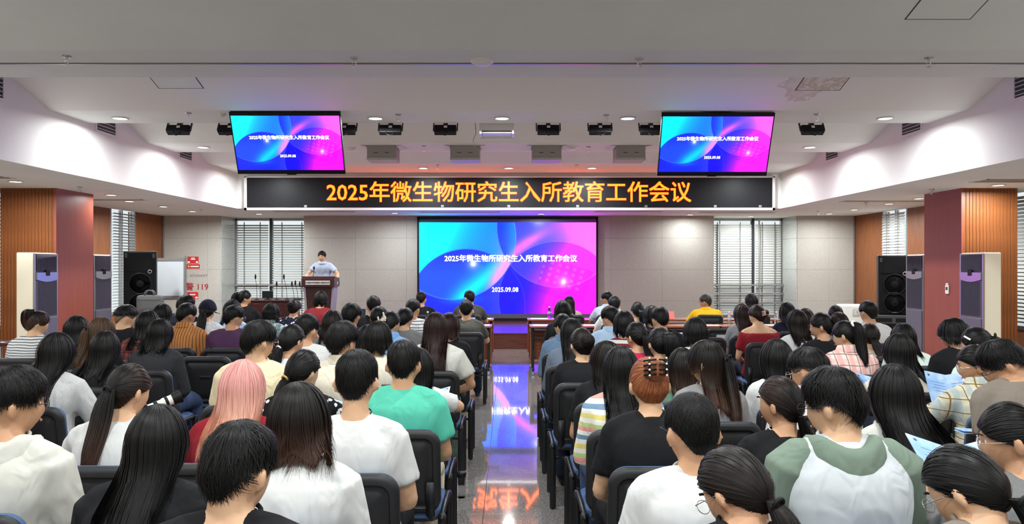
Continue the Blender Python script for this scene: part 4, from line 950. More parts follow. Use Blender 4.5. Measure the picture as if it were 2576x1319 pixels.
def body_mb(P, hands=True, curl=30, legs=None):
    mb = MB(); mb.loft([P.ring(t, 0) for t in (-.12, 0, .12, .25, .4, .55, .7, .8, .88, .94, .99, 1.05)])
    r = 1.0 if not P.fem else .88
    hb = P.MH @ Vector((0, -.022, -.055))
    mb.tube([P.spine(.9), P.spine(1.02), (P.spine(1.06) + hb) / 2, hb], [.066 * r, .062 * r, .055 * r, .054 * r], 14, rnd=True)
    head_mesh(mb, P.MH, P.fem, getattr(P, 'ear', .084))
    for i, (S_, E, Wp) in enumerate(P.arm):
        k = (-1, 1)[i]
        mb.tube([P.spine(1.03) + Vector((k * .02, 0, 0)), P.spine(.965) + Vector((k * P.sw * .55, 0, .0)), S_], [.044 * r, .047 * r, .050 * r], 12, rnd=True)
        mb.tube([S_, S_.lerp(E, .3), S_.lerp(E, .7), E], [.053 * r, .050 * r, .043 * r, .039 * r], 12, rnd=True)
        mb.tube([E, E.lerp(Wp, .3), E.lerp(Wp, .75), Wp], [.039 * r, .040 * r, .031 * r, .026 * r], 12, rnd=True)
        if hands:
            d = (Wp - E).normalized(); nr = Vector((k * .3, 0, 1)) if abs(d.z) < .8 else Vector((k, .6, 0)); hand(mb, Wp, d, nr, -k if True else k, curl, s=.94 if P.fem else 1.02)
    if legs:
        for k in (-1, 1):
            mb.tube([(k * .085, .02, .5), (k * .1, .25, .52), (k * .12, .46, .5)], [.085, .07, .058], 12, rnd=True)
            mb.tube([(k * .12, .46, .5), (k * .12, .45, .35), (k * .12, .42, .09)], [.056, .055, .036], 12, rnd=True)
    return mb
def shirt_mb(P, sleeve='short', neck=1.03, g=.016, hem=-.1, off=False, fit=1.0):
    mb = MB(); ts = [t for t in (hem, .0, .12, .25, .4, .55, .7, .8, .88, .93, .97, 1.0) if t < neck] + [neck]
    mb.loft([P.ring(t, g * (1.25 if t < .2 else 1.0) + .006 * math.sin(t * 9)) for t in ts])
    r = 1.0 if not P.fem else .9
    if neck > 1:                                        # collar stand hugging the neck
        kk = .92 if P.fem else 1.03
        mb.loft([[P.spine(t) + Vector((a_ * kk * math.cos(2 * PI * j / 20), .004 + b_ * kk * math.sin(2 * PI * j / 20), 0)) for j in range(20)] for t, a_, b_ in ((.95, .125, .085), (1.01, .095, .08), (1.05, .076, .074), (1.075, .069, .069))])
    for i, (S_, E, Wp) in enumerate(P.arm):
        k = (-1, 1)[i]
        if not off and neck > .95: mb.tube([P.spine(1.02) + Vector((k * .045, 0, -.004)), P.spine(.968) + Vector((k * P.sw * .55, 0, 0)), S_ + Vector((0, 0, .002))], [.052 * r, .064 * r, .066 * r], 14, rnd=True)
        if sleeve == 'short':
            a = S_.lerp(E, .68); mb.tube([S_ - (E - S_) * .05, S_.lerp(E, .3), a], [.062 * r * fit, .064 * r * fit, .069 * r * fit], 14)
        elif sleeve == 'long':
            mb.tube([S_ - (E - S_) * .05, S_.lerp(E, .4), E, E.lerp(Wp, .5), E.lerp(Wp, .93)], [.062 * r * fit, .059 * r * fit, .054 * r * fit, .047 * r * fit, .041 * r * fit], 14, rnd=False)
        else:
            mb.ell(S_ + Vector((-k * .02, 0, 0)), (.05 * r, .06 * r, .055 * r))
    return mb
def remesh(o, vox, it=3, f=.5):
    md = o.modifiers.new('remesh', 'REMESH'); md.mode = 'VOXEL'; md.voxel_size = vox; md.use_smooth_shade = True
    if it:
        sm = o.modifiers.new('smooth', 'SMOOTH'); sm.iterations = it; sm.factor = f
    BAKE.append(o); return o

# --- hair ---------------------------------------------------------------------
HL_A = [0, 30, 55, 75, 95, 112, 130, 150, 180]
def smooth01(a, b, x): t = np.clip((x - a) / (b - a), 0, 1); return t * t * (3 - 2 * t)
class Hair:
    HZ = {'m': [-.62, -.44, -.06, .14, .20, .02, .28, .44, .50], 'f': [-.66, -.62, -.42, -.06, .02, -.06, .22, .42, .52], 'u': [.06, .08, .14, .27, .33, .28, .37, .48, .50]}
    def __init__(s, P, line, pole, vol, taper=.6):
        s.P = P; s.line = s.HZ[line]; s.pole = np.array(pole) / np.linalg.norm(pole); s.vol = vol; s.taper = taper
        e = np.array([0, 0, -1.]) - s.pole * (-s.pole[2]); 
        if np.linalg.norm(e) < .3: e = np.array([0, -1., 0]) - s.pole * (-s.pole[1])
        s.e1 = e / np.linalg.norm(e); s.e2 = np.cross(s.pole, s.e1); s.V = []; s.Q = []; s.U = []; s.n = 0
        s.M = np.array(P.MH)
    def dirs(s, al, ph): return np.cos(ph)[..., None] * s.pole + np.sin(ph)[..., None] * (np.cos(al)[..., None] * s.e1 + np.sin(al)[..., None] * s.e2)
    def inside(s, D):
        az = np.degrees(np.abs(np.arctan2(D[..., 0], -D[..., 1]))); return D[..., 2] > np.interp(az, HL_A, s.line)
    def phend(s, al, stop=None):
        ph = np.radians(np.arange(8, 176, 1.0)); D = s.dirs(al[:, None] + 0 * ph, ph[None] + 0 * al[:, None]); ok = s.inside(D)
        if stop is not None: ok &= ~stop(D)
        bad = ~ok; i = np.where(bad.any(1), bad.argmax(1), len(ph) - 1); return ph[i]
    def scalp(s, D, off):
        p = D * (np.array([.077, .096, .115]) + np.asarray(off)[..., None]); m = np.clip(-D[..., 2] - .2, 0, 1) * np.clip(.3 - D[..., 1], 0, 1)
        p[..., 1] *= 1 - .42 * m; p[..., 0] *= 1 - .36 * m; return p @ s.M[:3, :3].T + s.M[:3, 3]
    def vol_at(s, D, t):
        v = s.vol(D, t) if callable(s.vol) else s.vol * (1 - s.taper * smooth01(.55, 1, t)); return v
    def grid(s, G, ua, va, wrap=True):
        """G [rows, n, 3]"""
        r, n = G.shape[:2]; i = np.arange(r * n).reshape(r, n) + s.n
        j = np.roll(i, -1, 1) if wrap else i[:, 1:]; a = i if wrap else i[:, :-1]
        s.Q.append(np.stack([a[:-1], j[:-1], j[1:], a[1:]], -1).reshape(-1, 4)); s.V.append(G.reshape(-1, 3)); s.n += r * n
        U = np.zeros((r, n, 3)); U[..., 0] = ua; U[..., 1] = np.asarray(va)[:, None]; s.U.append(U.reshape(-1, 3))
    def strands(s, G, w, v0=0., v1=1., tipw=.25):
        """G [n, k, 3] polylines -> slim three-sided locks"""
        n, k = G.shape[:2]
        T = np.gradient(G, axis=1); T /= np.linalg.norm(T, axis=-1, keepdims=True) + 1e-9
        c = np.array(s.P.Hc); O = G - c; O /= np.linalg.norm(O, axis=-1, keepdims=True) + 1e-9
        A = np.cross(T, O); A /= np.linalg.norm(A, axis=-1, keepdims=True) + 1e-9; B = np.cross(A, T)
        t = np.linspace(0, 1, k); wd = (w if np.ndim(w) else np.full(n, w))[:, None] * (np.minimum(1, .35 + t * 3) * (1 - (1 - tipw) * smooth01(.55, 1, t)))[None]
        wd = wd[..., None]; R3 = np.stack([G + A * wd, G + B * wd * .45, G - A * wd], 2)       # n,k,3,3
        i = np.arange(n * k * 3).reshape(n, k, 3) + s.n; j = i[:, :, 1:]; i = i[:, :, :-1]
        s.Q.append(np.stack([i[:, :-1], j[:, :-1], j[:, 1:], i[:, 1:]], -1).reshape(-1, 4)); s.V.append(R3.reshape(-1, 3)); s.n += n * k * 3
        U = np.zeros((n, k, 3, 3)); U[..., 0] = NR.random(n)[:, None, None]; U[..., 1] = (v0 + (v1 - v0) * t)[None, :, None]; s.U.append(U.reshape(-1, 3))
    def cap(s, na=44, nr=13, stop=None, uk=1.0):
        al = np.linspace(0, 2 * PI, na, endpoint=False); pe = s.phend(al, stop); pe = (pe + np.roll(pe, 1) + np.roll(pe, -1)) / 3
        f = np.linspace(.02, 1, nr); ph = pe[None] * f[:, None]; D = s.dirs(al[None] + 0 * ph, ph); off = s.vol_at(D, f[:, None] + 0 * ph)
        off = off * (1 + .10 * np.sin(al * 5 + 1)[None] * f[:, None])
        G = s.scalp(D, off); D2 = s.dirs(al, pe * .97); G2 = s.scalp(D2, np.full(na, -.004)); D3 = s.dirs(al, pe * .85); G3 = s.scalp(D3, np.full(na, -.03))
        s.grid(np.concatenate([G, G2[None], G3[None]]), al / (2 * PI), np.concatenate([f, [1, 1]])); s.al, s.pe = al, pe
    def pend(s, a): return np.interp(np.mod(a, 2 * PI), np.append(s.al, 2 * PI), np.append(s.pe, s.pe[0]))
    def scatter(s, n, dphi=(30, 45), lift=.008, w=.0028, over=6, jit=.16, k=5, lo=.0):
        a = NR.random(n) * 2 * PI; pe = s.pend(a); f0 = np.sqrt(NR.random(n) * (1 - lo) + lo) * .92; st = pe * f0; ln = np.radians(NR.uniform(*dphi, n)); en = np.minimum(st + ln, pe + np.radians(over * NR.random(n)))
        t = np.linspace(0, 1, k); ph = st[:, None] + (en - st)[:, None] * t; aa = a[:, None] + (NR.normal(0, jit, n))[:, None] * t[None] / np.maximum(np.sin(ph), .35)
        D = s.dirs(aa, ph); off = s.vol_at(D, np.clip(ph / pe[:, None], 0, 1)) + .0015 + (lift * NR.uniform(-.15, 1, n))[:, None] * t[None] ** 1.5
        s.strands(s.scalp(D, off), w * NR.uniform(.6, 1.3, n))
    # hair falling down the back
    def fall(s, a, zend, off, K1=7, K2=8, zd=.0, wx=1.0, amax=118, wave=0.0, flare=0.0, curl_in=0.0, front=None):
        n = len(a)
        def stop(D):
            az = np.degrees(np.abs(np.arctan2(D[..., 0], -D[..., 1]))); return (D[..., 2] < zd) & (az < amax)
        pe = s.phend(a, stop); f = np.linspace(.02, 1, K1); ph = pe[:, None] * f; D = s.dirs(a[:, None] + 0 * ph, ph)
        o = s.vol_at(D, f[None] * .5 + 0 * ph) + np.asarray(off)[:, None] * np.ones(K1); G1 = s.scalp(D, o)
        De = D[:, -1]; az = np.degrees(np.abs(np.arctan2(De[:, 0], -De[:, 1])))
        z0 = G1[:, -1, 2]; ze = np.where(az < amax, np.asarray(zend) * np.ones(n), z0 - .035 - .02 * NR.random(n))
        t = np.linspace(0, 1, K2 + 1)[1:]; Zs = z0[:, None] + (ze - z0)[:, None] * t; p0 = G1[:, -1]
        zc = s.P.C7.z; w = 1 - smooth01(zc - .03, zc + .13, Zs)
        hx = s.P.Hc.x; by = s.backv(Zs, p0[:, 0]) - .016 - getattr(s.P, 'gx', 0) - np.asarray(off)[:, None]
        y0 = p0[:, 1][:, None]; tgt = np.minimum(y0, by); fr = (az > 100)[:, None] & (p0[:, 1] > s.P.Hc.y - .01)[:, None]
        Y = y0 + (tgt - y0) * w; Y = np.where(fr & (front is not None), y0 + 0 * Y, Y)
        X = hx + (p0[:, 0] - hx)[:, None] * (1 + (wx - 1) * w + flare * t[None] ** 2 - curl_in * smooth01(.55, 1, t)[None])
        Y = Y + curl_in * .06 * smooth01(.5, 1, t)[None]
        if wave: X = X + wave * np.sin(t * 9 + a[:, None] * 7) * t; Y = Y + wave * .5 * np.cos(t * 8 + a[:, None] * 5) * t
        return np.concatenate([G1, np.stack([X + 0 * Zs, Y, Zs], -1)], 1)
    def backv(s, Z, x):
        t = (Z - s.P.z0) / (s.P.Ln * math.cos(s.P.lean)); tt = np.linspace(-.3, 1.6, 60)
        cy = np.array([s.P.spine(q).y for q in tt]); d = np.interp(tt, TT, TD) * (.5 + .5 * s.P.wk) + .02
        return np.interp(t, tt, cy - d)
    def curtain(s, zend, n, na=48, w=.0032, **kw):
        a = np.linspace(-PI, PI, na, endpoint=False); G = s.fall(a, zend + .02 + .02 * np.sin(a * 6), np.zeros(na), **kw); G = np.swapaxes(G, 0, 1)
        f = np.linspace(0, 1, len(G)); inn = G[-7::2][::-1] + np.array([0, .022, .0]); inn[..., 0] = s.P.Hc.x + (inn[..., 0] - s.P.Hc.x) * .86
        s.grid(np.concatenate([G, inn]), a / (2 * PI), np.concatenate([f, f[-7::2][::-1]]))
        a = NR.uniform(-PI, PI, n); off = NR.uniform(-.001, .0055, n); G = s.fall(a, zend + NR.normal(0, .013, n), off, **kw)
        t = np.linspace(0, 1, G.shape[1]); G[..., 0] += (NR.normal(0, .009, n))[:, None] * t ** 2; s.strands(G, w * NR.uniform(.6, 1.3, n))
    def tail(s, T, out, ln, r, n, swing=0.0, high=False, fan=1.0, K=9, w=.003, back=True):
        """pony tail from point T"""
        T = np.array(T); out = np.array(out); t = np.linspace(0, 1, K); arc = .045 if not high else .075
        C_ = T + out * (arc * np.sin(np.minimum(t * 2.2, 1) * PI / 2))[:, None] + np.array([0, 0, -1.]) * (ln * (t ** 1.25 if not high else np.maximum(t - .08, -.1) ** 1.0))[:, None] + np.array([1., 0, 0]) * (swing * t ** 1.3)[:, None]
        if high: C_[:, 2] += .03 * np.sin(np.minimum(t * 3.5, 1) * PI)
        if back:
            by = s.backv(C_[:, 2], 0) - .02 - getattr(s.P, 'gx', 0); m = C_[:, 2] < s.P.C7.z + .05; C_[:, 1] = np.where(m, np.minimum(C_[:, 1], by), C_[:, 1])
            for _ in range(2): C_[1:-1] = (C_[:-2] + 2 * C_[1:-1] + C_[2:]) / 4
        rp = r * np.interp(t, [0, .12, .35, .7, .93, 1], [.55, .8, 1.05, .95, .55, .18]) * (1 + (fan - 1) * t)
        A = np.linspace(0, 2 * PI, 16, endpoint=False); G = np.zeros((K, 16, 3))
        for i in range(K): G[i] = C_[i] + rp[i] * np.stack([np.cos(A), np.sin(A) * .68, 0 * A + .12 * np.sin(3 * A)], 1)
        G = np.concatenate([(C_[0] + .05 * (G[0] - C_[0]))[None], G, (C_[-1] + .05 * (G[-1] - C_[-1]))[None]])
        s.grid(G, A / (2 * PI), np.concatenate([[0], t, [1]]))
        a = NR.random(n) * 2 * PI; q = np.sqrt(NR.uniform(.55, 1.18, n)); tk = NR.uniform(.9, 1.07, n)
        S_ = np.zeros((n, K, 3)); ci = lambda j: np.interp(t[None] * tk[:, None], t, C_[:, j], right=None)
        for j in range(3): S_[..., j] = ci(j)
        S_[..., 2] -= np.maximum(t[None] * tk[:, None] - 1, 0) * ln
        rr = np.interp(t[None] * tk[:, None], t, rp) + .004 * t; S_[..., 0] += np.cos(a)[:, None] * q[:, None] * rr; S_[..., 1] += np.sin(a)[:, None] * q[:, None] * rr * .7
        s.strands(S_, w * NR.uniform(.6, 1.3, n)); return C_
    def coil(s, c, r, n, M=None, turns=3, w=.003):
        """twisted bun"""
        c = np.array(c); mb = MB(); mb.ell(c, (r, r * .8, r * .9), 18, 12); V = np.array([tuple(p) for p in mb.v]); 
        Qs = np.array([q for q in mb.f if len(q) == 4]) + s.n; s.Q.append(Qs); s.V.append(V); s.n += len(V); U = np.zeros((len(V), 3)); U[:, 0] = np.linspace(0, 3, len(V)) % 1; s.U.append(U)
        K = 12; a0 = NR.random(n) * 2 * PI; t = np.linspace(0, 1, K); e = NR.uniform(-1.2, 1.3, n); a = a0[:, None] + t * 2.2; ee = e[:, None] + .5 * np.sin(t * 3)[None]
        rr = r * NR.uniform(.97, 1.1, n)[:, None]
        s.strands(c + np.stack([rr * np.cos(ee) * np.cos(a), -np.abs(rr * .85 * np.sin(ee)) + rr * .1, rr * np.cos(ee) * np.sin(a)], -1), w * NR.uniform(.7, 1.3, n))
    def mesh(s): return np_mesh('hair', np.concatenate(s.V), np.concatenate(s.Q), np.concatenate(s.U))

def gathered(h, n, w=.003):
    """locks laid from the hairline to the pole"""
    h.scatter(n, (40, 90), .002, w, 0, .03, 7)
def build_hair(P, kind, n, o):
    """returns mesh and the anchor points for ties and clips (person space)"""
    an = {}; w = o.get('w', .003)
    H2 = lambda v: P.MH @ Vector(v)
    if kind in ('short', 'crew', 'under', 'mop'):
        if kind == 'crew': h = Hair(P, 'm', (0, -.30, .95), lambda D, t: .014 * smooth01(-.1, .7, D[..., 2]) + .0035)
        elif kind == 'under': h = Hair(P, 'u', (0, -.25, .97), lambda D, t: .022 * (1 - .35 * smooth01(.8, 1, t)))
        elif kind == 'mop': h = Hair(P, 'm', (0, -.3, .95), lambda D, t: (.014 + .011 * smooth01(-.1, .7, D[..., 2])) * (1 - .5 * smooth01(.85, 1, t)))
        else: h = Hair(P, 'm', (0, -.30, .95), lambda D, t: (.007 + .013 * smooth01(.0, .75, D[..., 2])) * (1 - .6 * smooth01(.7, 1, t)))
        h.cap(); cr = kind == 'crew'
        h.scatter(n, (8, 14) if cr else (28, 46), .0025 if cr else o.get('lift', .007), .0008 if cr and n > 500 else w, 1 if cr else (12 if kind == 'mop' else 7), .10 if cr else o.get('jit', .15))
        if kind == 'under':
            h2 = Hair(P, 'm', (0, -.3, .95), lambda D, t: .0025 + 0 * t); h2.cap(); an['fade'] = h2.mesh()
    elif kind in ('long', 'bob', 'half'):
        h = Hair(P, 'f', (0, -.18, .98), o.get('vol', .017)); bob = kind == 'bob'; ze = o.get('z', P.C7.z + .04 if bob else P.C7.z - .22)
        h.curtain(ze, n, w=w, wx=o.get('wx', 1.08 if bob else .95), zd=.02, flare=o.get('flare', .12 if bob else .0), curl_in=o.get('ci', .22 if bob else 0), wave=o.get('wave', 0), amax=o.get('amax', 84 if kind == 'half' else 122))
        h.al = np.linspace(0, 2 * PI, 40, endpoint=False); h.pe = h.phend(h.al); h.scatter(max(20, n // 6), (30, 50), .003, w, 0, .1)
        if kind == 'half':
            d = (0, -math.cos(rad(14)), math.sin(rad(14))); T = H2((0, -.125 * math.cos(rad(14)), .13 * math.sin(rad(14)))); out = (P.Rh @ Vector((0, -1, 0))); an['tie'] = (T, out)
            h.tail(T, out * .4, o.get('len', .34), .034, n // 2, o.get('swing', 0), w=w)
    elif kind == 'pony':
        e = rad(o.get('el', -5)); sd = rad(o.get('side', 0)); pole = (math.sin(sd) * math.cos(e), -math.cos(e) * math.cos(sd), math.sin(e))
        h = Hair(P, 'f', pole, .013, .45); h.cap(); gathered(h, n // 2, w)
        T = H2(Vector(pole) * .115 + Vector((0, 0, .012 * math.sin(e)))); out = (P.Rh @ Vector(pole)).normalized(); an['tie'] = (T, out)
        h.tail(T, out, o.get('len', .30), o.get('r', .030), n, o.get('swing', 0), e > rad(25), o.get('fan', 1.1), w=w)
    elif kind in ('bun', 'claw'):
        e = rad(o.get('el', 8)); sd = rad(o.get('side', 0)); pole = (math.sin(sd) * math.cos(e), -math.cos(e) * math.cos(sd), math.sin(e)); h = Hair(P, 'f', pole, .014, .45); h.cap(); gathered(h, n, w)
        T = H2(Vector(pole) * .118); out = (P.Rh @ Vector(pole)).normalized(); an['tie'] = (T, out)
        h.coil(T + out * .012, o.get('r', .043), n // 2, w=w)
        if kind == 'claw' and o.get('tuft', 1):
            K = 7; m = max(20, n // 6); a = NR.uniform(-1.1, 1.1, m); t = np.linspace(0, 1, K); S_ = np.zeros((m, K, 3)); L_ = NR.uniform(.05, .09, m)
            ax = np.array(P.Rh.to_3x3() @ Vector((1, 0, 0))); up = np.array(P.Rh.to_3x3() @ Vector((0, 0, 1))); L_ *= .8; T0 = np.array(T) + np.array(out) * .03 + up * .02
            S_ += T0 + (np.sin(a)[:, None] * t * L_[:, None])[..., None] * ax + (np.cos(a)[:, None] * np.sin(t * 2.2)[None] * L_[:, None])[..., None] * up + np.array(out) * (.02 * t)[None, :, None]
            h.strands(S_, w * 1.1)
    return h.mesh(), an

# --- small shared parts -----------------------------------------------------------
def shared():
    g = {}
    m = MB().ell((0, 0, 0), (.0125, .0105, .0105), 12, 8); g['eye'] = m.mesh('eye')
    g['iris'] = MB().lathe((0, 0, 0), [(.0015, .0112), (.0052, .0100), (.0052, .0085), (.0015, .0085)], 12, 'y').mesh('iris')
    g['eyebrow'] = MB().tube([(-.017, -.003, -.001), (-.006, .001, .004), (.008, .001, .004), (.018, -.005, .0)], [(.0018, .003), (.0026, .004), (.0026, .004), (.0012, .002)], 6).mesh('eyebrow')
    g['mouth'] = MB().tube([(-.023, -.006, 0), (-.01, 0, .001), (0, .001, -.001), (.01, 0, .001), (.023, -.006, 0)], [.0015, .0042, .0045, .0042, .0015], 6).mesh('mouth')
    m = MB()
    for s in (-1, 1):
        m.torus((s * .034, .1015, .006), .0225, .0013, 24, 6, Matrix.Rotation(PI / 2, 3, 'X'), sy=.86); m.tube([(s * .056, .1005, .012), (s * .076, .085, .012), (s * .084, .0, .006), (s * .083, -.022, -.014)], .0013, 5)
    m.tube([(-.0115, .102, .010), (0, .107, .013), (.0115, .102, .010)], .0012, 5); g['glasses'] = m.mesh('glasses')
    m = MB()
    for y0, rx, rz, z in ((0, 0, 0, 0),):
        rr = []
        for y, w, h, zc in ((-.075, .024, .03, .035), (-.06, .034, .045, .045), (-.02, .036, .05, .05), (.04, .038, .036, .036), (.1, .042, .028, .029), (.15, .036, .024, .025), (.175, .02, .014, .016)):
            rr.append([Vector((w * math.cos(2 * PI * j / 14), y, max(.0, zc + h * math.sin(2 * PI * j / 14)))) for j in range(14)])
        m.loft(rr)
    g['shoe'] = m.mesh('shoe')
    m = MB(); m.loft([[Vector((.178 * math.copysign(abs(math.cos(a)) ** .8, math.cos(a)), yy + .13 * math.copysign(abs(math.sin(a)) ** .8, math.sin(a)), z)) for a in [2 * PI * j / 20 for j in range(20)]] for z, yy in ((.475, .02), (.53, .0), (.60, -.005))])
    for s in (-1, 1):
        m.tube([(s * .09, .0, .545), (s * .10, .2, .555), (s * .115, .38, .545), (s * .12, .46, .51)], [.088, .084, .075, .068], 14, rnd=True)
        m.tube([(s * .12, .475, .52), (s * .12, .47, .38), (s * .12, .44, .2), (s * .12, .425, .08)], [.066, .064, .057, .056], 14, rnd=True)
    g['trousers'] = m.mesh('trousers')
    m = MB(); m.loft([[Vector((.178 * math.copysign(abs(math.cos(a)) ** .8, math.cos(a)), yy + .13 * math.copysign(abs(math.sin(a)) ** .8, math.sin(a)), z)) for a in [2 * PI * j / 20 for j in range(20)]] for z, yy in ((.475, .02), (.53, .0), (.60, -.005))])
    for s in (-1, 1): m.tube([(s * .09, .0, .545), (s * .10, .2, .55), (s * .118, .36, .535)], [.092, .092, .09], 14)
    g['shorts'] = m.mesh('shorts')
    return g
G = shared()
M_shoe = {'w': mat('white_shoe', lin((224, 222, 214)), .6), 'k': mat('black_shoe', (.02, .02, .02), .5)}
M_frame = {'k': mat('black_frame', (.01, .01, .012), .3), 's': mat('metal_frame', (.6, .58, .56), .25, .9)}
def build_person(p, label, root_loc, rz=0, standing=False):
    """p: dict of everything the table says about this person"""
    d = root_loc[1]; t = thing('person', label, 'person', root_loc, rz)
    P = p['P']; near = d < 3.7; mid = d < 6.2
    P.ear = .072 if p.get('hair') in ('long', 'bob') else .084; P.gx = max(0, p.get('g', .018) - .018) * 2.0 + max(0, p.get('fit', 1) - 1) * .03 + (.05 if p.get('hood') else 0); vb = p.get('vox', .0115 if near else .015 if mid else .021); sk = SKIN[p.get('skin', 0)]
    remesh(obj('body', body_mb(P, True, p.get('curl', 32), p.get('legs')), sk, t), vb, 2)
    sl = p.get('sleeve', 'short'); cm = C(p['shirt'])
    remesh(obj('shirt', shirt_mb(P, sl, p.get('neck', 1.03), p.get('g', .018), p.get('hem', -.1), p.get('off', False), p.get('fit', 1.0)), cm, t), .0145 if near else .019 if mid else .026, 1, .5)
    if p.get('collar'):
        m = MB(); rg = []
        for k, (zz, rr_) in enumerate(((.0, .074), (.03, .068), (.044, .064), (.038, .072), (.004, .084), (-.012, .092))):
            rg.append([P.spine(1.06) + Vector((rr_ * (1.02 if P.fem else 1.1) * math.cos(2 * PI * j / 20), rr_ * 1.0 * math.sin(2 * PI * j / 20) + .012, zz - .012 * math.sin(2 * PI * j / 20))) for j in range(20)])
        m.loft(rg, cap=False); obj('collar', m, C(p['collar']) if isinstance(p['collar'], str) else cm, t, smooth=True)
    elif p.get('neck', 1.03) > 1 and not p.get('off'):
        c = P.spine(1.07); r_ = .0665 * (.92 if P.fem else 1.03)
        obj('neckband', MB().torus(c + Vector((0, .005, .002)), r_, .0065, 28, 6, Matrix.Rotation(rad(10), 3, 'X')), cm, t, smooth=True)
    if p.get('hood'):
        m = MB(); rg = []; c = P.spine(1.03); hw = .098 if not P.fem else .088
        for i in range(13):                               # a rolled horseshoe of cloth round the nape
            a = rad(-35 - 110 * i / 12 * 1.0) if False else rad(20 - 220 * i / 12)
            dp = max(0, -math.sin(a)); cen = c + Vector((hw * 1.02 * math.cos(a), .105 * math.sin(a) + .0, .0 - .125 * dp ** 2)); w_ = .032 + .034 * dp
            rad_v = Vector((math.cos(a), math.sin(a), 0)); rg.append([cen + rad_v * (w_ * .8 * math.cos(b)) + Vector((0, 0, 1)) * (w_ * (1 + 1.1 * dp) * math.sin(b)) for b in [2 * PI * j / 12 for j in range(12)]])
        m.loft(rg); o = remesh(obj('hood', m, C(p['hood']), t), .010, 4)
    if p.get('raglan'):
        for i in (0, 1):
            k = (-1, 1)[i]; S_, E, Wp = P.arm[i]; m = MB()
            m.tube([P.spine(1.0) + Vector((k * .085, .0, -.006)), P.spine(.968) + Vector((k * P.sw * .75, .0, .0)), S_ + Vector((k * .004, 0, 0)), S_.lerp(E, .4), E, E.lerp(Wp, .9)], [.046, .066, .078, .07, .064, .05], 14, rnd=True)
            remesh(obj('sleeve', m, C(p['raglan']), t), .011, 2)
    hm = p.get('hair', 'short'); n = p.get('n', (1900 if near else 620 if mid else 200 if d < 8.2 else 90) if hm in ('short', 'crew', 'under', 'mop') else (750 if near else 260 if mid else 100 if d < 8.2 else 50)); ho = dict(p.get('ho', {})); ho.setdefault('w', (.0011 if near else .0017 if mid else .0028) * (1 if hm in ('short', 'crew', 'under', 'mop') else 1.35))
    me, an = build_hair(P, hm, n, ho); hmat = HAIR[p.get('hc', 'k')]; ho_ = obj('hair', me, hmat, t, smooth=True)
    if 'fade' in an: obj('shaved_sides', an['fade'], mat('stubble', lin((112, 88, 74)), .7), t, smooth=True)
    if 'tie' in an and p.get('tie', True):
        T, out = an['tie']; q = Vector((0, 0, 1)).rotation_difference(out).to_matrix(); kind = p.get('tiek', 'band')
        if kind == 'band': obj('hair_tie', MB().torus(T + out * .016 + Vector((0, 0, -.006)), .0155 * (1.25 if hm == 'half' else 1), .006, 20, 8, Vector((0, 0, 1)).rotation_difference((out + Vector((0, 0, -.5))).normalized()).to_matrix()), p.get('tiem') or M_black, ho_, smooth=True)
        elif kind == 'scrunchie':
            m = MB()
            for i in range(14): a = 2 * PI * i / 14; m.ell(T + out * .012 + q @ Vector((.026 * math.cos(a), .026 * math.sin(a), 0)), (.012, .012, .013), 8, 6)
            obj('scrunchie', m, M_paper, ho_, smooth=True)
        elif kind == 'claw':
            rx = P.Rh.to_3x3(); c0 = T + out * (.045 if p.get('beads') else .026); m = MB(); rx = rx * (1.0 if p.get('beads') else .72)
            for sx in (-1, 1):
                for zz in (-.03, -.01, .01, .03):
                    m.tube([c0 + rx @ Vector((sx * .006, -.012, zz)), c0 + rx @ Vector((sx * .035, -.006, zz - .002)), c0 + rx @ Vector((sx * .05, .02, zz - .006)), c0 + rx @ Vector((sx * .044, .045, zz - .01))], .0042, 6)
                m.tube([c0 + rx @ Vector((sx * .036, -.007, -.034)), c0 + rx @ Vector((sx * .036, -.007, .034))], .0048, 6)
            cl = obj('hair_claw', m, p.get('tiem') or M_black, ho_, smooth=True)
            if p.get('beads'):
                bm_ = MB()
                for sx in (-1, 1):
                    for zz in (-.036, -.012, .012, .036): bm_.ell(c0 + rx @ Vector((sx * .037, -.014, zz)), (.0048, .0048, .0048), 8, 6)
                obj('pearls', bm_, M_white, ho_, smooth=True)
    for (kind, loc) in p.get('pins', []):
        c = P.MH @ Vector(loc); o_ = (c - P.Hc).normalized(); q = Vector((0, 0, 1)).rotation_difference(o_).to_matrix().to_4x4(); Mx = Matrix.Translation(c) @ q
        if kind == 'bow':
            m = MB().prism([(-.024, -.008), (0, -.002), (.024, -.008), (.024, .008), (0, .002), (-.024, .008)], 0, .006, 'z'); m.v = [tuple(Mx @ Vector(v)) for v in m.v]
            obj('hair_bow', m, mat('pale_blue', lin((190, 206, 236)), .4), ho_)
        elif kind == 'bar': obj('hair_pin', MB().bbox(-.006, .006, -.03, .03, 0, .006, .002, Mx), M_white, ho_)
        elif kind == 'clip':
            m = MB()
            for sx in (-1, 1): m.bbox(sx * .034 - .007, sx * .034 + .007, -.05, .06, 0, .012, .004, Mx)
            m.bbox(-.05, .05, -.035, .005, 0, .014, .004, Mx); obj('hair_clip', m, mat('clip_cream', lin((206, 190, 170)), .4), ho_, smooth=False)
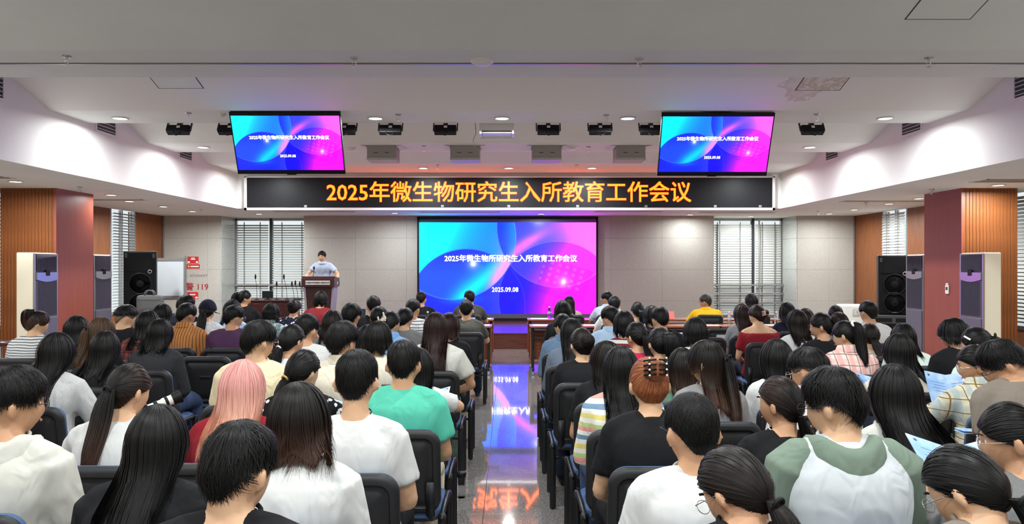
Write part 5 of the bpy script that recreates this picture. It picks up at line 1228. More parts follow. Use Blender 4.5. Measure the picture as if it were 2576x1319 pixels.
    if p.get('cap'):
        m = MB(); rg = []
        for i in range(9):
            th = rad(88) * (i + .15) / 8.15; rg.append([P.MH @ Vector((.097 * math.sin(th) * math.cos(a), .117 * math.sin(th) * math.sin(a), .02 + .122 * math.cos(th))) for a in [2 * PI * j / 24 for j in range(24)]])
        m.loft(rg); obj('cap_crown', m, C('navy'), t, smooth=True, edge=60)
        br = MB(); A = [rad(25 + 130 * i / 12) for i in range(13)]
        br.loft([[P.MH @ Vector((k * .094 * math.cos(a), k * .11 * math.sin(a) + (k - 1) * .1 * max(0, math.sin(a)), zz + .028 - .03 * abs(math.cos(a)))) for k, zz in ((.98, 0), (1.35, -.012), (1.35, -.016), (.98, -.005))] for a in A]); obj('cap_brim', br, C('navy'), t, smooth=True, edge=50)
    mh = P.MH
    for s in (-1, 1):
        e = obj('eye', G['eye'], M_eyew, t, smooth=True); e.matrix_local = mh @ Matrix.Translation((s * .0295, .0715, .010)); ir = obj('iris', G['iris'], M_iris, e)
        b = obj('eyebrow', G['eyebrow'], M_brow, t, smooth=True); b.matrix_local = mh @ Matrix.Translation((s * .032, .0885, .034)) @ Matrix.Rotation(s * rad(-12), 4, 'Z') @ Matrix.Scale(s, 4, (1, 0, 0))
    mo = obj('mouth', G['mouth'], M_lip, t, smooth=True); mo.matrix_local = mh @ Matrix.Translation((0, .0925, -.056))
    if p.get('glasses'): g_ = obj('glasses', G['glasses'], M_frame[p['glasses']], t, smooth=True); g_.matrix_local = mh
    if p.get('mask'): 
        m = MB(); m.loft([[mh @ Vector((.052 * math.cos(a) * k, .088 + .030 * (1 - k) + .010 * math.cos(a * 1.0) ** 2 * -1, -.05 + .042 * math.sin(a) * k)) for a in [2 * PI * j / 18 for j in range(18)]] for k in (1, .75, .4, .05)]); obj('face_mask', m, M_paper, t, smooth=True)
    if p.get('necklace'): obj('necklace', MB().torus(P.spine(1.11) + Vector((0, .012, .0)), .0605 * (.9 if P.fem else 1.03), .0028, 28, 6, Matrix.Rotation(rad(12), 3, 'X')), M_black if p['necklace'] == 'k' else M_white, t, smooth=True)
    if not standing:
        obj('shorts' if p.get('legs') else 'trousers', G['shorts' if p.get('legs') else 'trousers'], C(p.get('pants', 'dkjeans')), t, smooth=True)
        for s in (-1, 1): obj('shoe', G['shoe'], M_shoe[p.get('shoe', 'w')], t, smooth=True, loc=(s * .12, .47, .0))
    return t

# --- the audience: pixel of the head top, distance, build, head turn (left +), head drop, looks --------------------
A = dict
PEOPLE = [
 # left of the aisle, near rows first
 ('L21', 598, 1103, 1.85, 0, -18, 16, A(hair='short', shirt='black', neck=1.01, lean=14, ho=A(lift=.013, jit=.24)), 'the bare-necked person nearest the camera', 'person with tousled short black hair and bare neck, nearest on the left of the aisle'),
 ('L20', 413, 1033, 2.45, 1, 5, 14, A(hair='long', shirt='black', neck=.96, fit=1.25, ho=A(dz=-0.30, wx=1.0), pants='black'), 'the black ruffled open-back top', 'person with long straight black hair in a black ruffled open-back top'),
 ('L22', 734, 982, 2.55, 1, -6, 10, A(hair='long', hc='b', shirt='white', sleeve='long', ho=A(dz=0.02, vol=.026, wx=1.3, flare=.1, wave=.008), fit=1.3, g=.022), 'the loose white shirt and brown hair', 'person with full dark brown shoulder-length hair in a loose white shirt'),
 ('L1', 32, 937, 2.72, 0, -48, 6, A(hair='mop', shirt='offwhite', sleeve='long', hood='offwhite', glasses='k', fit=1.3, g=.024, pants='black'), 'the pale hooded jacket at far left', 'person with glasses in a pale crumpled hooded jacket looking right, at the left edge'),
 ('L23', 898, 888, 3.2, 0, -4, 4, A(hair='short', shirt='white', necklace='k', lean=2, nk=.03, pants='black'), 'the white T-shirt and black neck cord', 'person in white T-shirt with a black cord necklace, short black hair'),
 ('L18', 605, 915, 3.35, 1, 4, 10, A(hair='long', hc='p', shirt='maroon', sleeve='long', ho=A(dz=-0.10, vol=.02, wx=1.05)), 'the pink hair', 'person with long pink hair over a dark red top'),
 ('L19', 328, 920, 3.3, 1, -26, 10, A(hair='pony', hc='b', shirt='white', ho=A(el=4, len=.36, r=.036, side=10), fit=1.2, g=.022), 'the white top and long brown ponytail', 'person in white T-shirt with a long brown ponytail, holding a camera'),
 ('L24', 1016, 862, 4.0, 0, -2, 8, A(hair='short', shirt='teal', fit=1.15, g=.022, pants='sand', skin=1, lean=4), 'the teal T-shirt', 'person in teal T-shirt and light trousers seated by the aisle'),
 ('L25', 762, 881, 4.05, 1, -30, 12, A(hair='pony', shirt='bwfloral', ho=A(el=-16, len=.22, r=.028), tiem='gold', pants='black'), 'the black and white patterned blouse', 'person in black and white patterned blouse with a gold hair tie'),
 ('L47', -72, 880, 4.0, 0, 0, 8, A(hair='short', shirt='black', legs=True, pants='black', skin=0), 'the person cut off by the left edge', 'person in black shorts with bare knees, cut off by the left edge'),
 ('L3', 141, 841, 4.6, 1, -14, 10, A(hair='long', shirt='palegrey', sleeve='long', glasses='k', ho=A(dz=-0.24, wx=.9, wave=.012), fit=1.25, g=.024, pants='dkjeans', arms=('lap', 'wide')), 'the pale grey shirt and long black hair', 'person with very long black hair in a pale grey shirt, arm bent outward'),
 ('L17', 650, 813, 4.65, 0, -38, 8, A(hair='mop', shirt='cream', glasses='s', fit=1.15, skin=0), 'the cream T-shirt and glasses', 'person in cream T-shirt and glasses with bushy black hair, looking right'),
 ('L46', 1052, 880, 4.72, 1, 0, 10, A(hair='long', shirt='white', ho=A(dz=-0.10)), 'the white top behind the teal T-shirt', 'person in white top with long hair, mostly hidden behind the teal T-shirt'),
 ('L26', 861, 815, 4.78, 0, -25, 6, A(hair='mop', shirt='beige', sleeve='long', collar=True, fit=1.2, g=.022), 'the beige shirt with back pleat', 'person in beige collared shirt with short full black hair'),
 ('L6', 263, 836, 5.3, 1, 0, 12, A(hair='long', shirt='black', ho=A(dz=-0.06, wx=1.05)), 'the black top and straight black hair at left', 'person with straight black hair and black top, left block in front of the grey sweater'),
 ('L27', 734, 817, 5.35, 1, -28, 12, A(hair='pony', shirt='white', ho=A(el=-22, len=.16, r=.036), tiem='white', pins=[('bow', (-.01, -.085, .095))]), 'the pale blue hair bow', 'person in white T-shirt with a pale blue bow and white tie in tied black hair'),
 ('L31', 950, 812, 5.42, 1, -12, 10, A(hair='bob', shirt='ivory', ho=A(vol=.022)), 'the ivory T-shirt and black bob', 'person in ivory T-shirt with a black bob'),
 ('L5', 246, 801, 6.15, 1, -36, 10, A(hair='half', hc='l', shirt='black', ho=A(dz=-.14, len=.3)), 'the light brown half ponytail', 'person with light brown half-tied hair in black'),
 ('L9', 394, 804, 6.15, 1, -10, 12, A(hair='long', shirt='charcoal', sleeve='long', ho=A(dz=0.00, wx=1.05), pants='jeans', fit=1.15), 'the charcoal sweater', 'person in charcoal sweater and jeans with black hair'),
 ('L28', 790, 794, 6.05, 0, -24, 6, A(hair='short', shirt='white'), 'the white T-shirt left of the beige shirt', 'person in white T-shirt with short hair, between the hair bow and the beige shirt'),
 ('L30', 907, 820, 6.1, 1, 0, 10, A(hair='long', shirt='pinkwhite', ho=A(dz=-0.06)), 'the long dark hair right of the beige shirt', 'person with long dark hair half hidden by the beige shirt'),
 ('L41', 1096, 789, 6.1, 1, 2, 6, A(hair='long', hc='r', shirt='offwhite', fit=1.3, g=.026, ho=A(dz=-0.19, vol=.02, wx=1.0, wave=.008), big=1.08, pants='sage', arms=('lap', 'wide')), 'the white T-shirt and long reddish-brown hair by the aisle', 'person with long reddish-brown hair in a loose white T-shirt by the aisle'),
 ('L4', 205, 796, 6.65, 1, -20, 12, A(hair='bob', shirt='black', ho=A(dz=-.02)), 'the black bob left of the light brown hair', 'person with smooth black hair in black, left of the light brown half ponytail'),
 ('L8', 371, 784, 6.75, 1, -20, 14, A(hair='long', shirt='redplaid', sleeve='long', ho=A(dz=-0.07)), 'the red plaid shirt', 'person in dark red plaid shirt with black hair'),
 ('L2', 94, 782, 6.9, 1, -48, 14, A(hair='pony', hc='b', shirt='nauti', ho=A(el=50, len=.24, r=.042, fan=1.35, side=-4), fit=1.2, g=.022), 'the white striped T-shirt at far left', 'person in white T-shirt with thin dark stripes and a high ponytail at far left'),
 ('L29', 837, 782, 6.85, 1, -5, 8, A(hair='long', hc='d', shirt='grey', ho=A(dz=-0.02)), 'the dark brown hair behind the white T-shirt', 'person with smooth dark brown hair behind two short-haired people'),
 ('L32', 983, 782, 6.88, 1, -35, 10, A(hair='pony', shirt='blueshirt', collar=True, sleeve='long', ho=A(el=-25, len=.12, r=.024), pins=[('clip', (-.012, -.108, .03))]), 'the cream rabbit-shaped hair clip', 'person in light blue shirt with a cream rabbit-ear hair clip'),
 ('L42', 1130, 789, 6.85, 1, -20, 6, A(hair='long', hc='r', shirt='black', ho=A(dz=0.04)), 'the wavy dark hair behind the aisle T-shirt', 'person with wavy dark hair just right of the long reddish-brown hair'),
 ('L7', 324, 770, 7.45, 0, -46, 16, A(hair='under', shirt='black', mask=True, skin=0), 'the undercut and face mask', 'person in black T-shirt with undercut hair and a white face mask'),
 ('L35', 884, 766, 7.6, 0, -8, 6, A(hair='mop', shirt='black'), 'the rounded mop of black hair', 'person with a rounded mop of black hair, left of the white-shirted short-haired person'),
 ('L33', 1018, 773, 7.62, 1, -28, 14, A(hair='pony', shirt='grey', ho=A(el=-20, len=.2, r=.016)), 'the grey T-shirt and thin plait', 'person in grey T-shirt with a thin low ponytail'),
 ('L12', 465, 765, 7.72, 0, -28, 14, A(hair='short', shirt='rust', collar=True, sleeve='long', skin=2, fit=1.2), 'the orange striped shirt', 'person in orange-brown striped collared shirt'),
 ('L16', 583, 770, 7.72, 0, -38, 8, A(hair='short', shirt='purple', glasses='s', big=1.1, skin=1), 'the purple T-shirt', 'person in purple T-shirt with glasses, looking right'),
 ('L10', 408, 765, 8.35, 1, -42, 10, A(hair='bob', shirt='white', collar=True), 'the black bob left of the orange striped shirt', 'person with black bob and white collar, left of the orange striped shirt'),
 ('L13', 521, 756, 8.4, 1, 0, 10, A(hair='pony', shirt='white', cap=True, ho=A(el=-6, len=.34, r=.04), g=.022), 'the dark baseball cap', 'person in dark baseball cap and white T-shirt with a long black ponytail'),
 ('L37', 952, 773, 8.4, 0, -22, 12, A(hair='short', shirt='white'), 'the white T-shirt behind the hair clip', 'person in white T-shirt with short hair, left of the thin plait'),
 ('L14', 584, 755, 9.1, 1, -30, 8, A(hair='long', shirt='skyblue', ho=A(dz=-0.02)), 'the pale blue shirt behind the purple T-shirt', 'person in pale blue shirt behind the purple T-shirt'),
 ('L11', 467, 745, 9.2, 0, -30, 8, A(hair='mop', shirt='navy', glasses='k'), 'the navy shirt behind the orange stripes', 'person in navy shirt behind the orange striped shirt'),
 ('L40', 682, 763, 9.05, 1, -32, 10, A(hair='bob', shirt='greyplaid', collar=True, sleeve='long', mask=True, ho=A(flare=.2)), 'the grey-green plaid shirt', 'person in grey-green plaid shirt with choppy short bob'),
 ('L36', 940, 745, 9.3, 0, 10, 2, A(hair='crew', shirt='black', lean=2), 'the upright black T-shirt with cropped hair', 'person in black T-shirt with cropped hair sitting upright before the granite wall'),
 ('L34', 1039, 754, 9.25, 0, -22, 6, A(hair='crew', shirt='stripe', skin=1), 'the white and black striped T-shirt', 'person in white T-shirt with wide-set black stripes and cropped hair'),
 ('L39', 741, 752, 9.8, 1, -10, 12, A(hair='bun', hc='d', shirt='floral', ho=A(r=.035, el=10), tiek='claw', arms='desk', big=1.1), 'the navy flowered blouse', 'person in navy blouse with white flowers and pinned-up hair'),
 ('L43', 1173, 757, 9.5, 0, 0, 8, A(hair='short', shirt='olive', arms='desk', lean=8), 'the olive-grey T-shirt by the aisle', 'person in olive-grey T-shirt at the near desk by the aisle'),
 ('L15', 615, 729, 11.0, 1, -55, 4, A(hair='pony', shirt='black', ho=A(el=30, len=.34, r=.035), arms='desk'), 'the black T-shirt and ponytail at the far left desk', 'person in black T-shirt with ponytail facing right at the far left desk'),
 ('L38', 807, 733, 11.0, 1, -12, 8, A(hair='bob', shirt='wine', arms='desk', ho=A(dz=.05, ci=.3), big=1.12), 'the dark red T-shirt at the laptop', 'person in dark red T-shirt with short round hair working at a laptop'),
 ('L45', 1060, 735, 12.75, 0, -8, 4, A(hair='short', shirt='black', arms='desk'), 'the black T-shirt at the screen edge', 'person in black T-shirt seated at the lower left corner of the big screen'),
 ('L44', 1181, 732, 12.75, 0, 30, 4, A(hair='short', shirt='dkgrey', glasses='k', arms='desk', big=1.12), 'the dark grey shirt before the screen', 'person in dark grey shirt with glasses seated before the big screen'),
 # right of the aisle
 ('R10', 1852, 1162, 1.85, 1, 34, 36, A(hair='pony', hc='d', shirt='black', glasses='s', ho=A(el=-30, len=.2, r=.03), lean=14), 'the smooth dark head nearest right of the aisle', 'person with smooth tied dark hair and thin glasses, nearest right of the aisle'),
 ('R32', 2432, 1158, 1.85, 1, 36, 36, A(hair='pony', hc='k', shirt='taupe', glasses='s', ho=A(el=-30, len=.2, r=.03), lean=14), 'the glossy black head at the lower right', 'person with glossy tied black hair and clear glasses at the lower right'),
 ('R9', 1749, 1003, 2.52, 0, 12, 6, A(hair='crew', shirt='white', glasses='k', skin=1, n=2600), 'the white T-shirt and crew cut', 'person in white T-shirt with a black crew cut and black glasses'),
 ('R30', 2092, 939, 2.52, 0, 42, 14, A(hair='short', shirt='ltgrey', sleeve='long', hood='sage', raglan='sage', glasses='k', ho=A(lift=.014, jit=.22), big=1.08), 'the grey-green hooded jacket', 'person in two-tone pale and grey-green hooded jacket with glasses, looking left'),
 ('R33', 2548, 1022, 2.45, 1, 58, 14, A(hair='bun', shirt='grey', sleeve='long', glasses='s', ho=A(el=0, r=.04), arms=('read', 'lap'), vox=.0075), 'the grey top at the right edge', 'person in grey top and glasses at the right edge, facing left with a brochure'),
 ('R8', 1632, 903, 3.3, 1, 6, 4, A(hair='claw', hc='o', shirt='black', tiek='claw', beads=True, ho=A(el=34, r=.043, tuft=0), pants='black', big=1.1, vox=.009), 'the copper hair and pearl claw clip', 'person in black T-shirt with copper hair held up by a pearl claw clip'),
 ('R28', 1963, 951, 3.28, 1, 40, 8, A(hair='pony', hc='b', shirt='black', necklace='w', ho=A(el=-24, len=.22, r=.042, fan=1.3)), 'the black top and white neck cord', 'person in black top with a white neck cord and low brown ponytail'),
 ('R31', 2254, 930, 3.28, 1, 6, 10, A(hair='long', shirt='offwhite', hood='offwhite', sleeve='long', ho=A(dz=-0.13, vol=.026, wx=1.2, flare=.2), fit=1.2), 'the full black hair over a pale hood', 'person with very full long black hair over a pale hooded top'),
 ('R34', 2528, 873, 3.45, 0, 62, 34, A(hair='short', ho=A(lift=.014, jit=.22), shirt='taupe', glasses='k', lean=24, skin=1, vox=.008), 'the taupe T-shirt bent forward', 'person in taupe T-shirt with glasses bent forward at the right edge'),
 ('R7', 1562, 877, 4.0, 1, 5, 10, A(hair='long', shirt='rainbow', sleeve='long', ho=A(dz=-0.15, wx=1.05, wave=.008), pants='jeans', fit=1.15), 'the pastel striped shirt', 'person in pastel striped shirt with long black hair by the aisle'),
 ('R29', 2036, 882, 4.02, 0, 40, 16, A(hair='under', shirt='pinkwhite', sleeve='long', glasses='s', collar=True), 'the pale pink shirt and undercut', 'person in pale pink shirt with undercut hair and glasses, head down'),
 ('R26', 1773, 861, 4.2, 1, 48, 6, A(hair='half', hc='b', shirt='speckle', glasses='k', ho=A(dz=-0.10, len=.4), vox=.009), 'the grey T-shirt and long half ponytail', 'person in light grey T-shirt and glasses with a long brown half ponytail, facing left'),
 ('R35', 2456, 869, 4.4, 1, 58, 16, A(hair='pony', shirt='sandplaid', sleeve='long', collar=True, glasses='s', ho=A(el=-25, len=.18, r=.03), arms='read', fit=1.2, vox=.009), 'the beige plaid shirt', 'person in beige and grey plaid shirt with glasses reading a blue brochure'),
 ('R27', 1954, 857, 4.65, 1, 8, 8, A(hair='long', shirt='white', sleeve='long', ho=A(dz=-0.06, wx=1.05)), 'the white shirt and straight black hair', 'person with straight smooth black hair in a white shirt, right of the long half ponytail'),
 ('R6', 1536, 862, 4.75, 1, 48, 8, A(hair='bob', hc='d', shirt='black', glasses='k', ho=A(dz=-.02)), 'the black top left of the pastel stripes', 'person in black top and glasses facing left, behind the pastel striped shirt'),
 ('R25', 1714, 880, 4.78, 1, 0, 10, A(hair='long', hc='b', shirt='green', ho=A(dz=-0.05)), 'the brown hair left of the half ponytail', 'person with long dark brown hair partly hidden behind the grey T-shirt'),
 ('R36', 2458, 824, 5.1, 1, 48, 12, A(hair='pony', shirt='mint', sleeve='long', glasses='s', ho=A(el=22, len=.26, r=.04), pins=[('bar', (-.082, .03, .06))]), 'the mint top and white hair pin', 'person in pale mint top with a white hair pin and ponytail, facing left'),
 ('R38', 2263, 843, 5.1, 1, 8, 10, A(hair='long', shirt='ivory', ho=A(dz=-0.04, flare=.15, wx=1.1)), 'the ivory top and shoulder-length hair', 'person with shoulder-length black hair in an ivory top'),
 ('R17', 1660, 824, 5.42, 1, 12, 10, A(hair='pony', shirt='green', ho=A(el=26, len=.24, r=.042, side=8)), 'the green top and ponytail', 'person in green top with a full black ponytail'),
 ('R5', 1477, 826, 5.5, 1, 16, 10, A(hair='claw', hc='d', shirt='black', sleeve='long', tiek='claw', ho=A(el=10, r=.045, tuft=0)), 'the black sweater and brown claw-clipped hair', 'person in black sweater with dark brown hair in a claw clip'),
 ('R37', 2402, 803, 5.7, 1, 55, 18, A(hair='bob', shirt='black', sleeve='long', glasses='s', ho=A(dz=.06), fit=1.2), 'the black top before the right column', 'person in black top and glasses looking down, before the right column'),
 ('R40', 2127, 807, 5.9, 1, 46, 12, A(hair='pony', shirt='pinkplaid', sleeve='long', collar=True, tiek='scrunchie', ho=A(el=34, len=.36, r=.036, side=-14), fit=1.2), 'the pink plaid shirt', 'person in pink plaid shirt with a white scrunchie and high ponytail'),
 ('R16', 1602, 810, 5.95, 1, 30, 10, A(hair='pony', shirt='magenta', ho=A(el=10, len=.22, r=.04)), 'the magenta top', 'person in magenta top with a full black ponytail'),
 ('R20', 1733, 802, 6.05, 1, 0, 12, A(hair='bob', shirt='pinkwhite', ho=A(ci=.3, vol=.02)), 'the neat rounded black bob', 'person with a neat rounded black bob in a pale top'),
 ('R39', 2273, 816, 6.4, 1, 5, 12, A(hair='long', shirt='mint', sleeve='long', ho=A(dz=0.00)), 'the pale green top behind the ivory top', 'person in pale green top with black hair, behind the ivory top'),
 ('R4', 1449, 803, 6.4, 1, 10, 8, A(hair='long', shirt='greydenim', sleeve='long', ho=A(dz=-0.17, wx=.9)), 'the grey denim jacket and long hair', 'person in grey denim jacket with very long black hair by the aisle'),
 ('R43', 2066, 787, 6.7, 1, 58, 8, A(hair='bun', shirt='black', glasses='k', ho=A(el=16, r=.036), arms='read', vox=.011), 'the black top with hair bun and brochure', 'person in black top and glasses with a hair bun, holding an open blue brochure'),
 ('R11', 1564, 784, 6.7, 1, 0, 10, A(hair='bob', shirt='redstripe', ho=A(ci=.3)), 'the red and white striped top', 'person in red and white striped top with a black bob'),
 ('R41', 2188, 813, 7.0, 1, -10, 10, A(hair='pony', hc='b', shirt='ivory', ho=A(el=-10, len=.26, r=.035, swing=.08)), 'the ivory top right of the pink plaid', 'person in ivory top with a long dark ponytail, right of the pink plaid shirt'),
 ('R3', 1416, 789, 7.3, 1, 38, 8, A(hair='pony', shirt='denim', sleeve='long', collar=True, ho=A(el=24, len=.2, r=.03)), 'the blue denim shirt', 'person in blue denim shirt with tied black hair by the aisle'),
 ('R44', 2005, 781, 7.5, 1, 30, 8, A(hair='long', hc='d', shirt='white', sleeve='long', ho=A(dz=-0.07)), 'the white top and wavy dark hair', 'person in white top with wavy dark hair, right of the red blouse'),
 ('R19', 1660, 775, 7.6, 0, 14, 14, A(hair='short', shirt='black', skin=1), 'the black T-shirt reading a brochure', 'person in black T-shirt with short hair, head bowed over a blue brochure'),
 ('R12', 1536, 773, 7.7, 0, 34, 10, A(hair='short', shirt='skyblue', glasses='s', collar=True), 'the light blue shirt with a brochure', 'person in light blue shirt and glasses holding a blue brochure'),
 ('R48', 2115, 787, 7.8, 1, 10, 8, A(hair='long', hc='r', shirt='grey', ho=A(dz=-0.02)), 'the reddish-brown head left of the tall white T-shirt', 'person with reddish-brown hair behind the pink plaid shirt'),
 ('R42', 2174, 758, 8.2, 0, 16, 2, A(hair='crew', shirt='white', glasses='k', lean=2), 'the tall white T-shirt near the right loudspeaker', 'person in white T-shirt with cropped hair sitting tall near the right loudspeaker'),
 ('R23', 1904, 766, 8.25, 1, 28, 14, A(hair='claw', hc='r', shirt='maroon', off=True, neck=.9, tiek='claw', tiem='pink', ho=A(el=2, r=.036, tuft=0), big=1.05), 'the dark red off-shoulder top', 'person in dark red off-shoulder top with a pink hair claw'),
 ('R46', 2033, 777, 8.7, 1, 0, 8, A(hair='long', hc='r', shirt='black', ho=A(dz=-0.03)), 'the reddish-brown hair left of the hair bun', 'person with smooth reddish-brown hair behind the black-clad brochure reader'),
 ('R2', 1416, 758, 8.9, 1, 0, 6, A(hair='bob', shirt='black', sleeve='long', ho=A(vol=.026)), 'the black sweater and rounded hair by the aisle', 'person in black sweater with rounded dark hair by the aisle, before the screen'),
 ('R18', 1639, 770, 8.9, 1, 10, 8, A(hair='bob', shirt='navy', ho=A()), 'the navy top left of the bowed head', 'person in navy top with a black bob, left of the bowed black T-shirt'),
 ('R22', 1867, 766, 9.05, 1, 22, 6, A(hair='long', hc='r', shirt='grey', ho=A(dz=-0.10)), 'the grey T-shirt and long reddish hair', 'person in grey T-shirt with long reddish-brown hair, left of the red blouse'),
 ('R47', 2094, 768, 9.3, 1, 5, 8, A(hair='bun', shirt='black', tiek='scrunchie', ho=A(el=-10, r=.03)), 'the white hair scrunchie at the back', 'person with tied black hair and a white scrunchie before the right granite block'),
 ('R15', 1604, 759, 9.6, 1, 12, 6, A(hair='pony', shirt='offwhite', ho=A(el=8, len=.2, r=.035)), 'the off-white top and ponytail before the granite wall', 'person in off-white top with a black ponytail before the granite wall'),
 ('R45', 1989, 762, 9.6, 1, 20, 6, A(hair='long', shirt='navy', ho=A(dz=-0.03)), 'the navy top by the right blinds', 'person in navy top with black hair before the right front blinds'),
 ('R13', 1545, 747, 10.9, 0, 0, 6, A(hair='short', shirt='white', arms='desk'), 'the white shirt behind the grey shirt', 'person in white shirt with short round hair at the near desk'),
 ('R1', 1432, 745, 12.7, 1, 8, 4, A(hair='long', shirt='khaki', sleeve='long', collar=True, ho=A(dz=-0.04), arms='desk'), 'the khaki jacket before the pink of the screen', 'person in khaki jacket with long dark hair before the pink side of the screen'),
 ('R14', 1527, 735, 12.75, 0, 45, 4, A(hair='short', shirt='lightblue', glasses='s', collar=True, arms='desk', skin=2), 'the pale grey-blue shirt looking left', 'person in pale grey-blue shirt and glasses looking left beside the screen'),
 ('R21', 1775, 742, 12.75, 0, 52, 2, A(hair='crew', hc='g', shirt='yellow', collar=True, glasses='k', skin=2, arms='desk', big=1.15), 'the yellow polo shirt', 'person in yellow polo shirt and glasses looking left at the front desk'),
 ('R24', 1890, 740, 12.75, 1, 48, 4, A(hair='long', shirt='khaki', ho=A(dz=-0.04), arms='desk'), 'the dark-haired person by the right front blinds', 'person with dark hair facing left at the front desk by the right blinds'),
]
HOLD = {'R12': (1556, 845, .15, .21, 'light blue brochure beside the light blue shirt', 18, 8), 'R19': (1690, 865, .13, .22, 'light blue brochure held up left of the neat black bob', 12, 8),
        'R43': (2066, 885, .15, .15, 'open light blue brochure before the person with hair bun', 42, 0), 'R38': (2200, 975, .13, .18, 'light blue brochure above the full black hair', 45, -6),
        'R35': (2388, 985, .15, .22, 'open light blue brochure held by the beige plaid shirt', 34, -8), 'R33': (2420, 1178, .19, .2, 'large open light blue brochure on the lap at the right edge', 60, -4),
        'L25': (868, 1040, .11, .16, 'light blue brochure on the lap of the patterned blouse', 50, 10), 'L46': (1092, 1003, .11, .14, 'light blue brochure on the lap behind the teal T-shirt', 50, -8)}
BRO = []
M_TIE = {'gold': mat('gold_tie', lin((196, 160, 96)), .35, .5), 'white': M_white, 'pink': mat('pink_claw', lin((226, 190, 184)), .35)}
PANTS = ['dkjeans', 'black', 'jeans', 'sand', 'dkjeans', 'black']
ROOT = {}
# seats may not run into each other: small shifts along the line of sight and sideways
_n = len(PEOPLE); _r = np.array([(q[1] - CX) / F for q in PEOPLE]); _d0 = np.array([q[3] for q in PEOPLE]); _d = _d0.copy(); _s = np.zeros(_n)
for _it in range(400):
    _x = _r * (_d + .06) + _s; mv = False
    for i in range(_n):
        for j in range(i + 1, _n):
            a, b = .475 - abs(_x[i] - _x[j]), .60 - abs(_d[i] - _d[j])
            if a > 0 and b > 0:
                mv = True
                if a < b: k = math.copysign(min(a, .02) * .5, _x[i] - _x[j]); _s[i] += k; _s[j] -= k
                else: k = math.copysign(min(b, .03) * .5, _d[i] - _d[j]); _d[i] += k; _d[j] -= k
    _s = np.clip(_s, -18 * _d / F, 18 * _d / F); _d = np.clip(_d, _d0 * .94, _d0 * 1.07)
    if not mv: break
PEOPLE = [(q[0], q[1] + _s[i] * F / _d[i], q[2], _d[i]) + q[4:] for i, q in enumerate(PEOPLE)]
for idx, (pid, xx, yy, d, fem, yaw, pitch, o, who, label) in enumerate(PEOPLE):
    o = dict(o); R.seed(idx); zt_ = CH - (yy - CY) * d / F
    lean = o.pop('lean', 5 + 3 * R.random()); nk = o.pop('nk', 0.0); big = o.pop('big', 1.0) * R.uniform(.97, 1.03); arms = o.pop('arms', 'lap')
    hx0 = (xx - CX) * (d + .06) / F
    if pid in HOLD:
        h = HOLD[pid]; c = px(h[0], h[1], d + .34); lc = c - Vector((hx0, d, 0)); BRO.append((c,) + h[2:])
        arms = [((k * .24 + lc.x * .3, .10, .80), (lc.x + k * h[2] * .95, lc.y - .075, lc.z - h[3] * .40)) for k in (-1, 1)]
    if pid == 'R34': c = px(2470, 1092, d + .27) - Vector((hx0, d, 0)); arms = [((-.2, .12, .82), tuple(c)), 'lap']
    if pid == 'L19': c = px(405, 1030, d + .32) - Vector((hx0, d, 0)); arms = [((-.24, .12, .85), (c.x - .09, c.y - .06, c.z - .05)), ((.26, .12, .85), (c.x + .06, c.y - .07, c.z - .05))]
    P = Pose(zt_, bool(fem), lean, R.uniform(-1.5, 1.5), yaw, pitch, R.uniform(-2, 2), big=big, arms=arms, nk=nk)
    ho = o.get('ho', {})
    if 'dz' in ho: ho = dict(ho); ho['z'] = P.C7.z + ho.pop('dz'); o['ho'] = ho
    if isinstance(o.get('tiem'), str): o['tiem'] = M_TIE[o['tiem']]
    o.setdefault('pants', PANTS[idx % 6]); o.setdefault('shoe', 'w' if idx % 3 else 'k'); o.setdefault('skin', idx % 2)
    o['P'] = P; hx = (xx - CX) * (d + P.Hc.y) / F - P.Hc.x
    ROOT[pid] = (hx, d); build_person(o, label, (hx, d, 0))
    chair(hx + R.uniform(-.01, .01), d + .02, 'blue-cushioned black chair of ' + who)
for (x, d, lab) in ((-2.66, 7.05, 'empty black chair right of the charcoal sweater'), (2.70, 10.05, 'empty black chair with a white sheet on it near the right desks'), (2.2, 8.85, 'empty black chair left of the dark red off-shoulder top'),
                    (-3.3, 9.9, 'empty black chair behind the far left desk')):
    chair(x, d, lab)

# --- the speaker on the stage
P = Pose(1.66, False, 12, 0, -4, 4, 0, seat=.93, arms=[((-.34, .12, 1.16), (-.375, .40, 1.02)), ((.29, .08, 1.19), (.27, .33, 1.15))])
sp = build_person(dict(P=P, hair='short', hc='k', shirt='speakerblue', collar=True, glasses='k', skin=0, vox=.0075, n=160, ho=dict(w=.004), curl=40), 'person in light blue short-sleeved shirt standing behind the lectern and speaking', (-4.06, 16.98, .32), PI, standing=True)
m = MB()
m.loft([[Vector((.17 * math.cos(a), .11 * math.sin(a), z)) for a in [2 * PI * j / 18 for j in range(18)]] for z in (.82, .93, 1.0)])
for s in (-1, 1): m.tube([(s * .09, 0, .88), (s * .1, .01, .5), (s * .1, 0, .05)], [.085, .068, .06], 14)
obj('trousers', m, C('black'), sp, smooth=True)
for s in (-1, 1): obj('shoe', G['shoe'], M_shoe['k'], sp, smooth=True, loc=(s * .1, .02, 0))
obj('wrist_watch', MB().torus(P.arm[0][1].lerp(P.arm[0][2], .92), .031, .006, 18, 6, Matrix.Rotation(rad(70), 3, 'X')), M_black, sp, smooth=True)

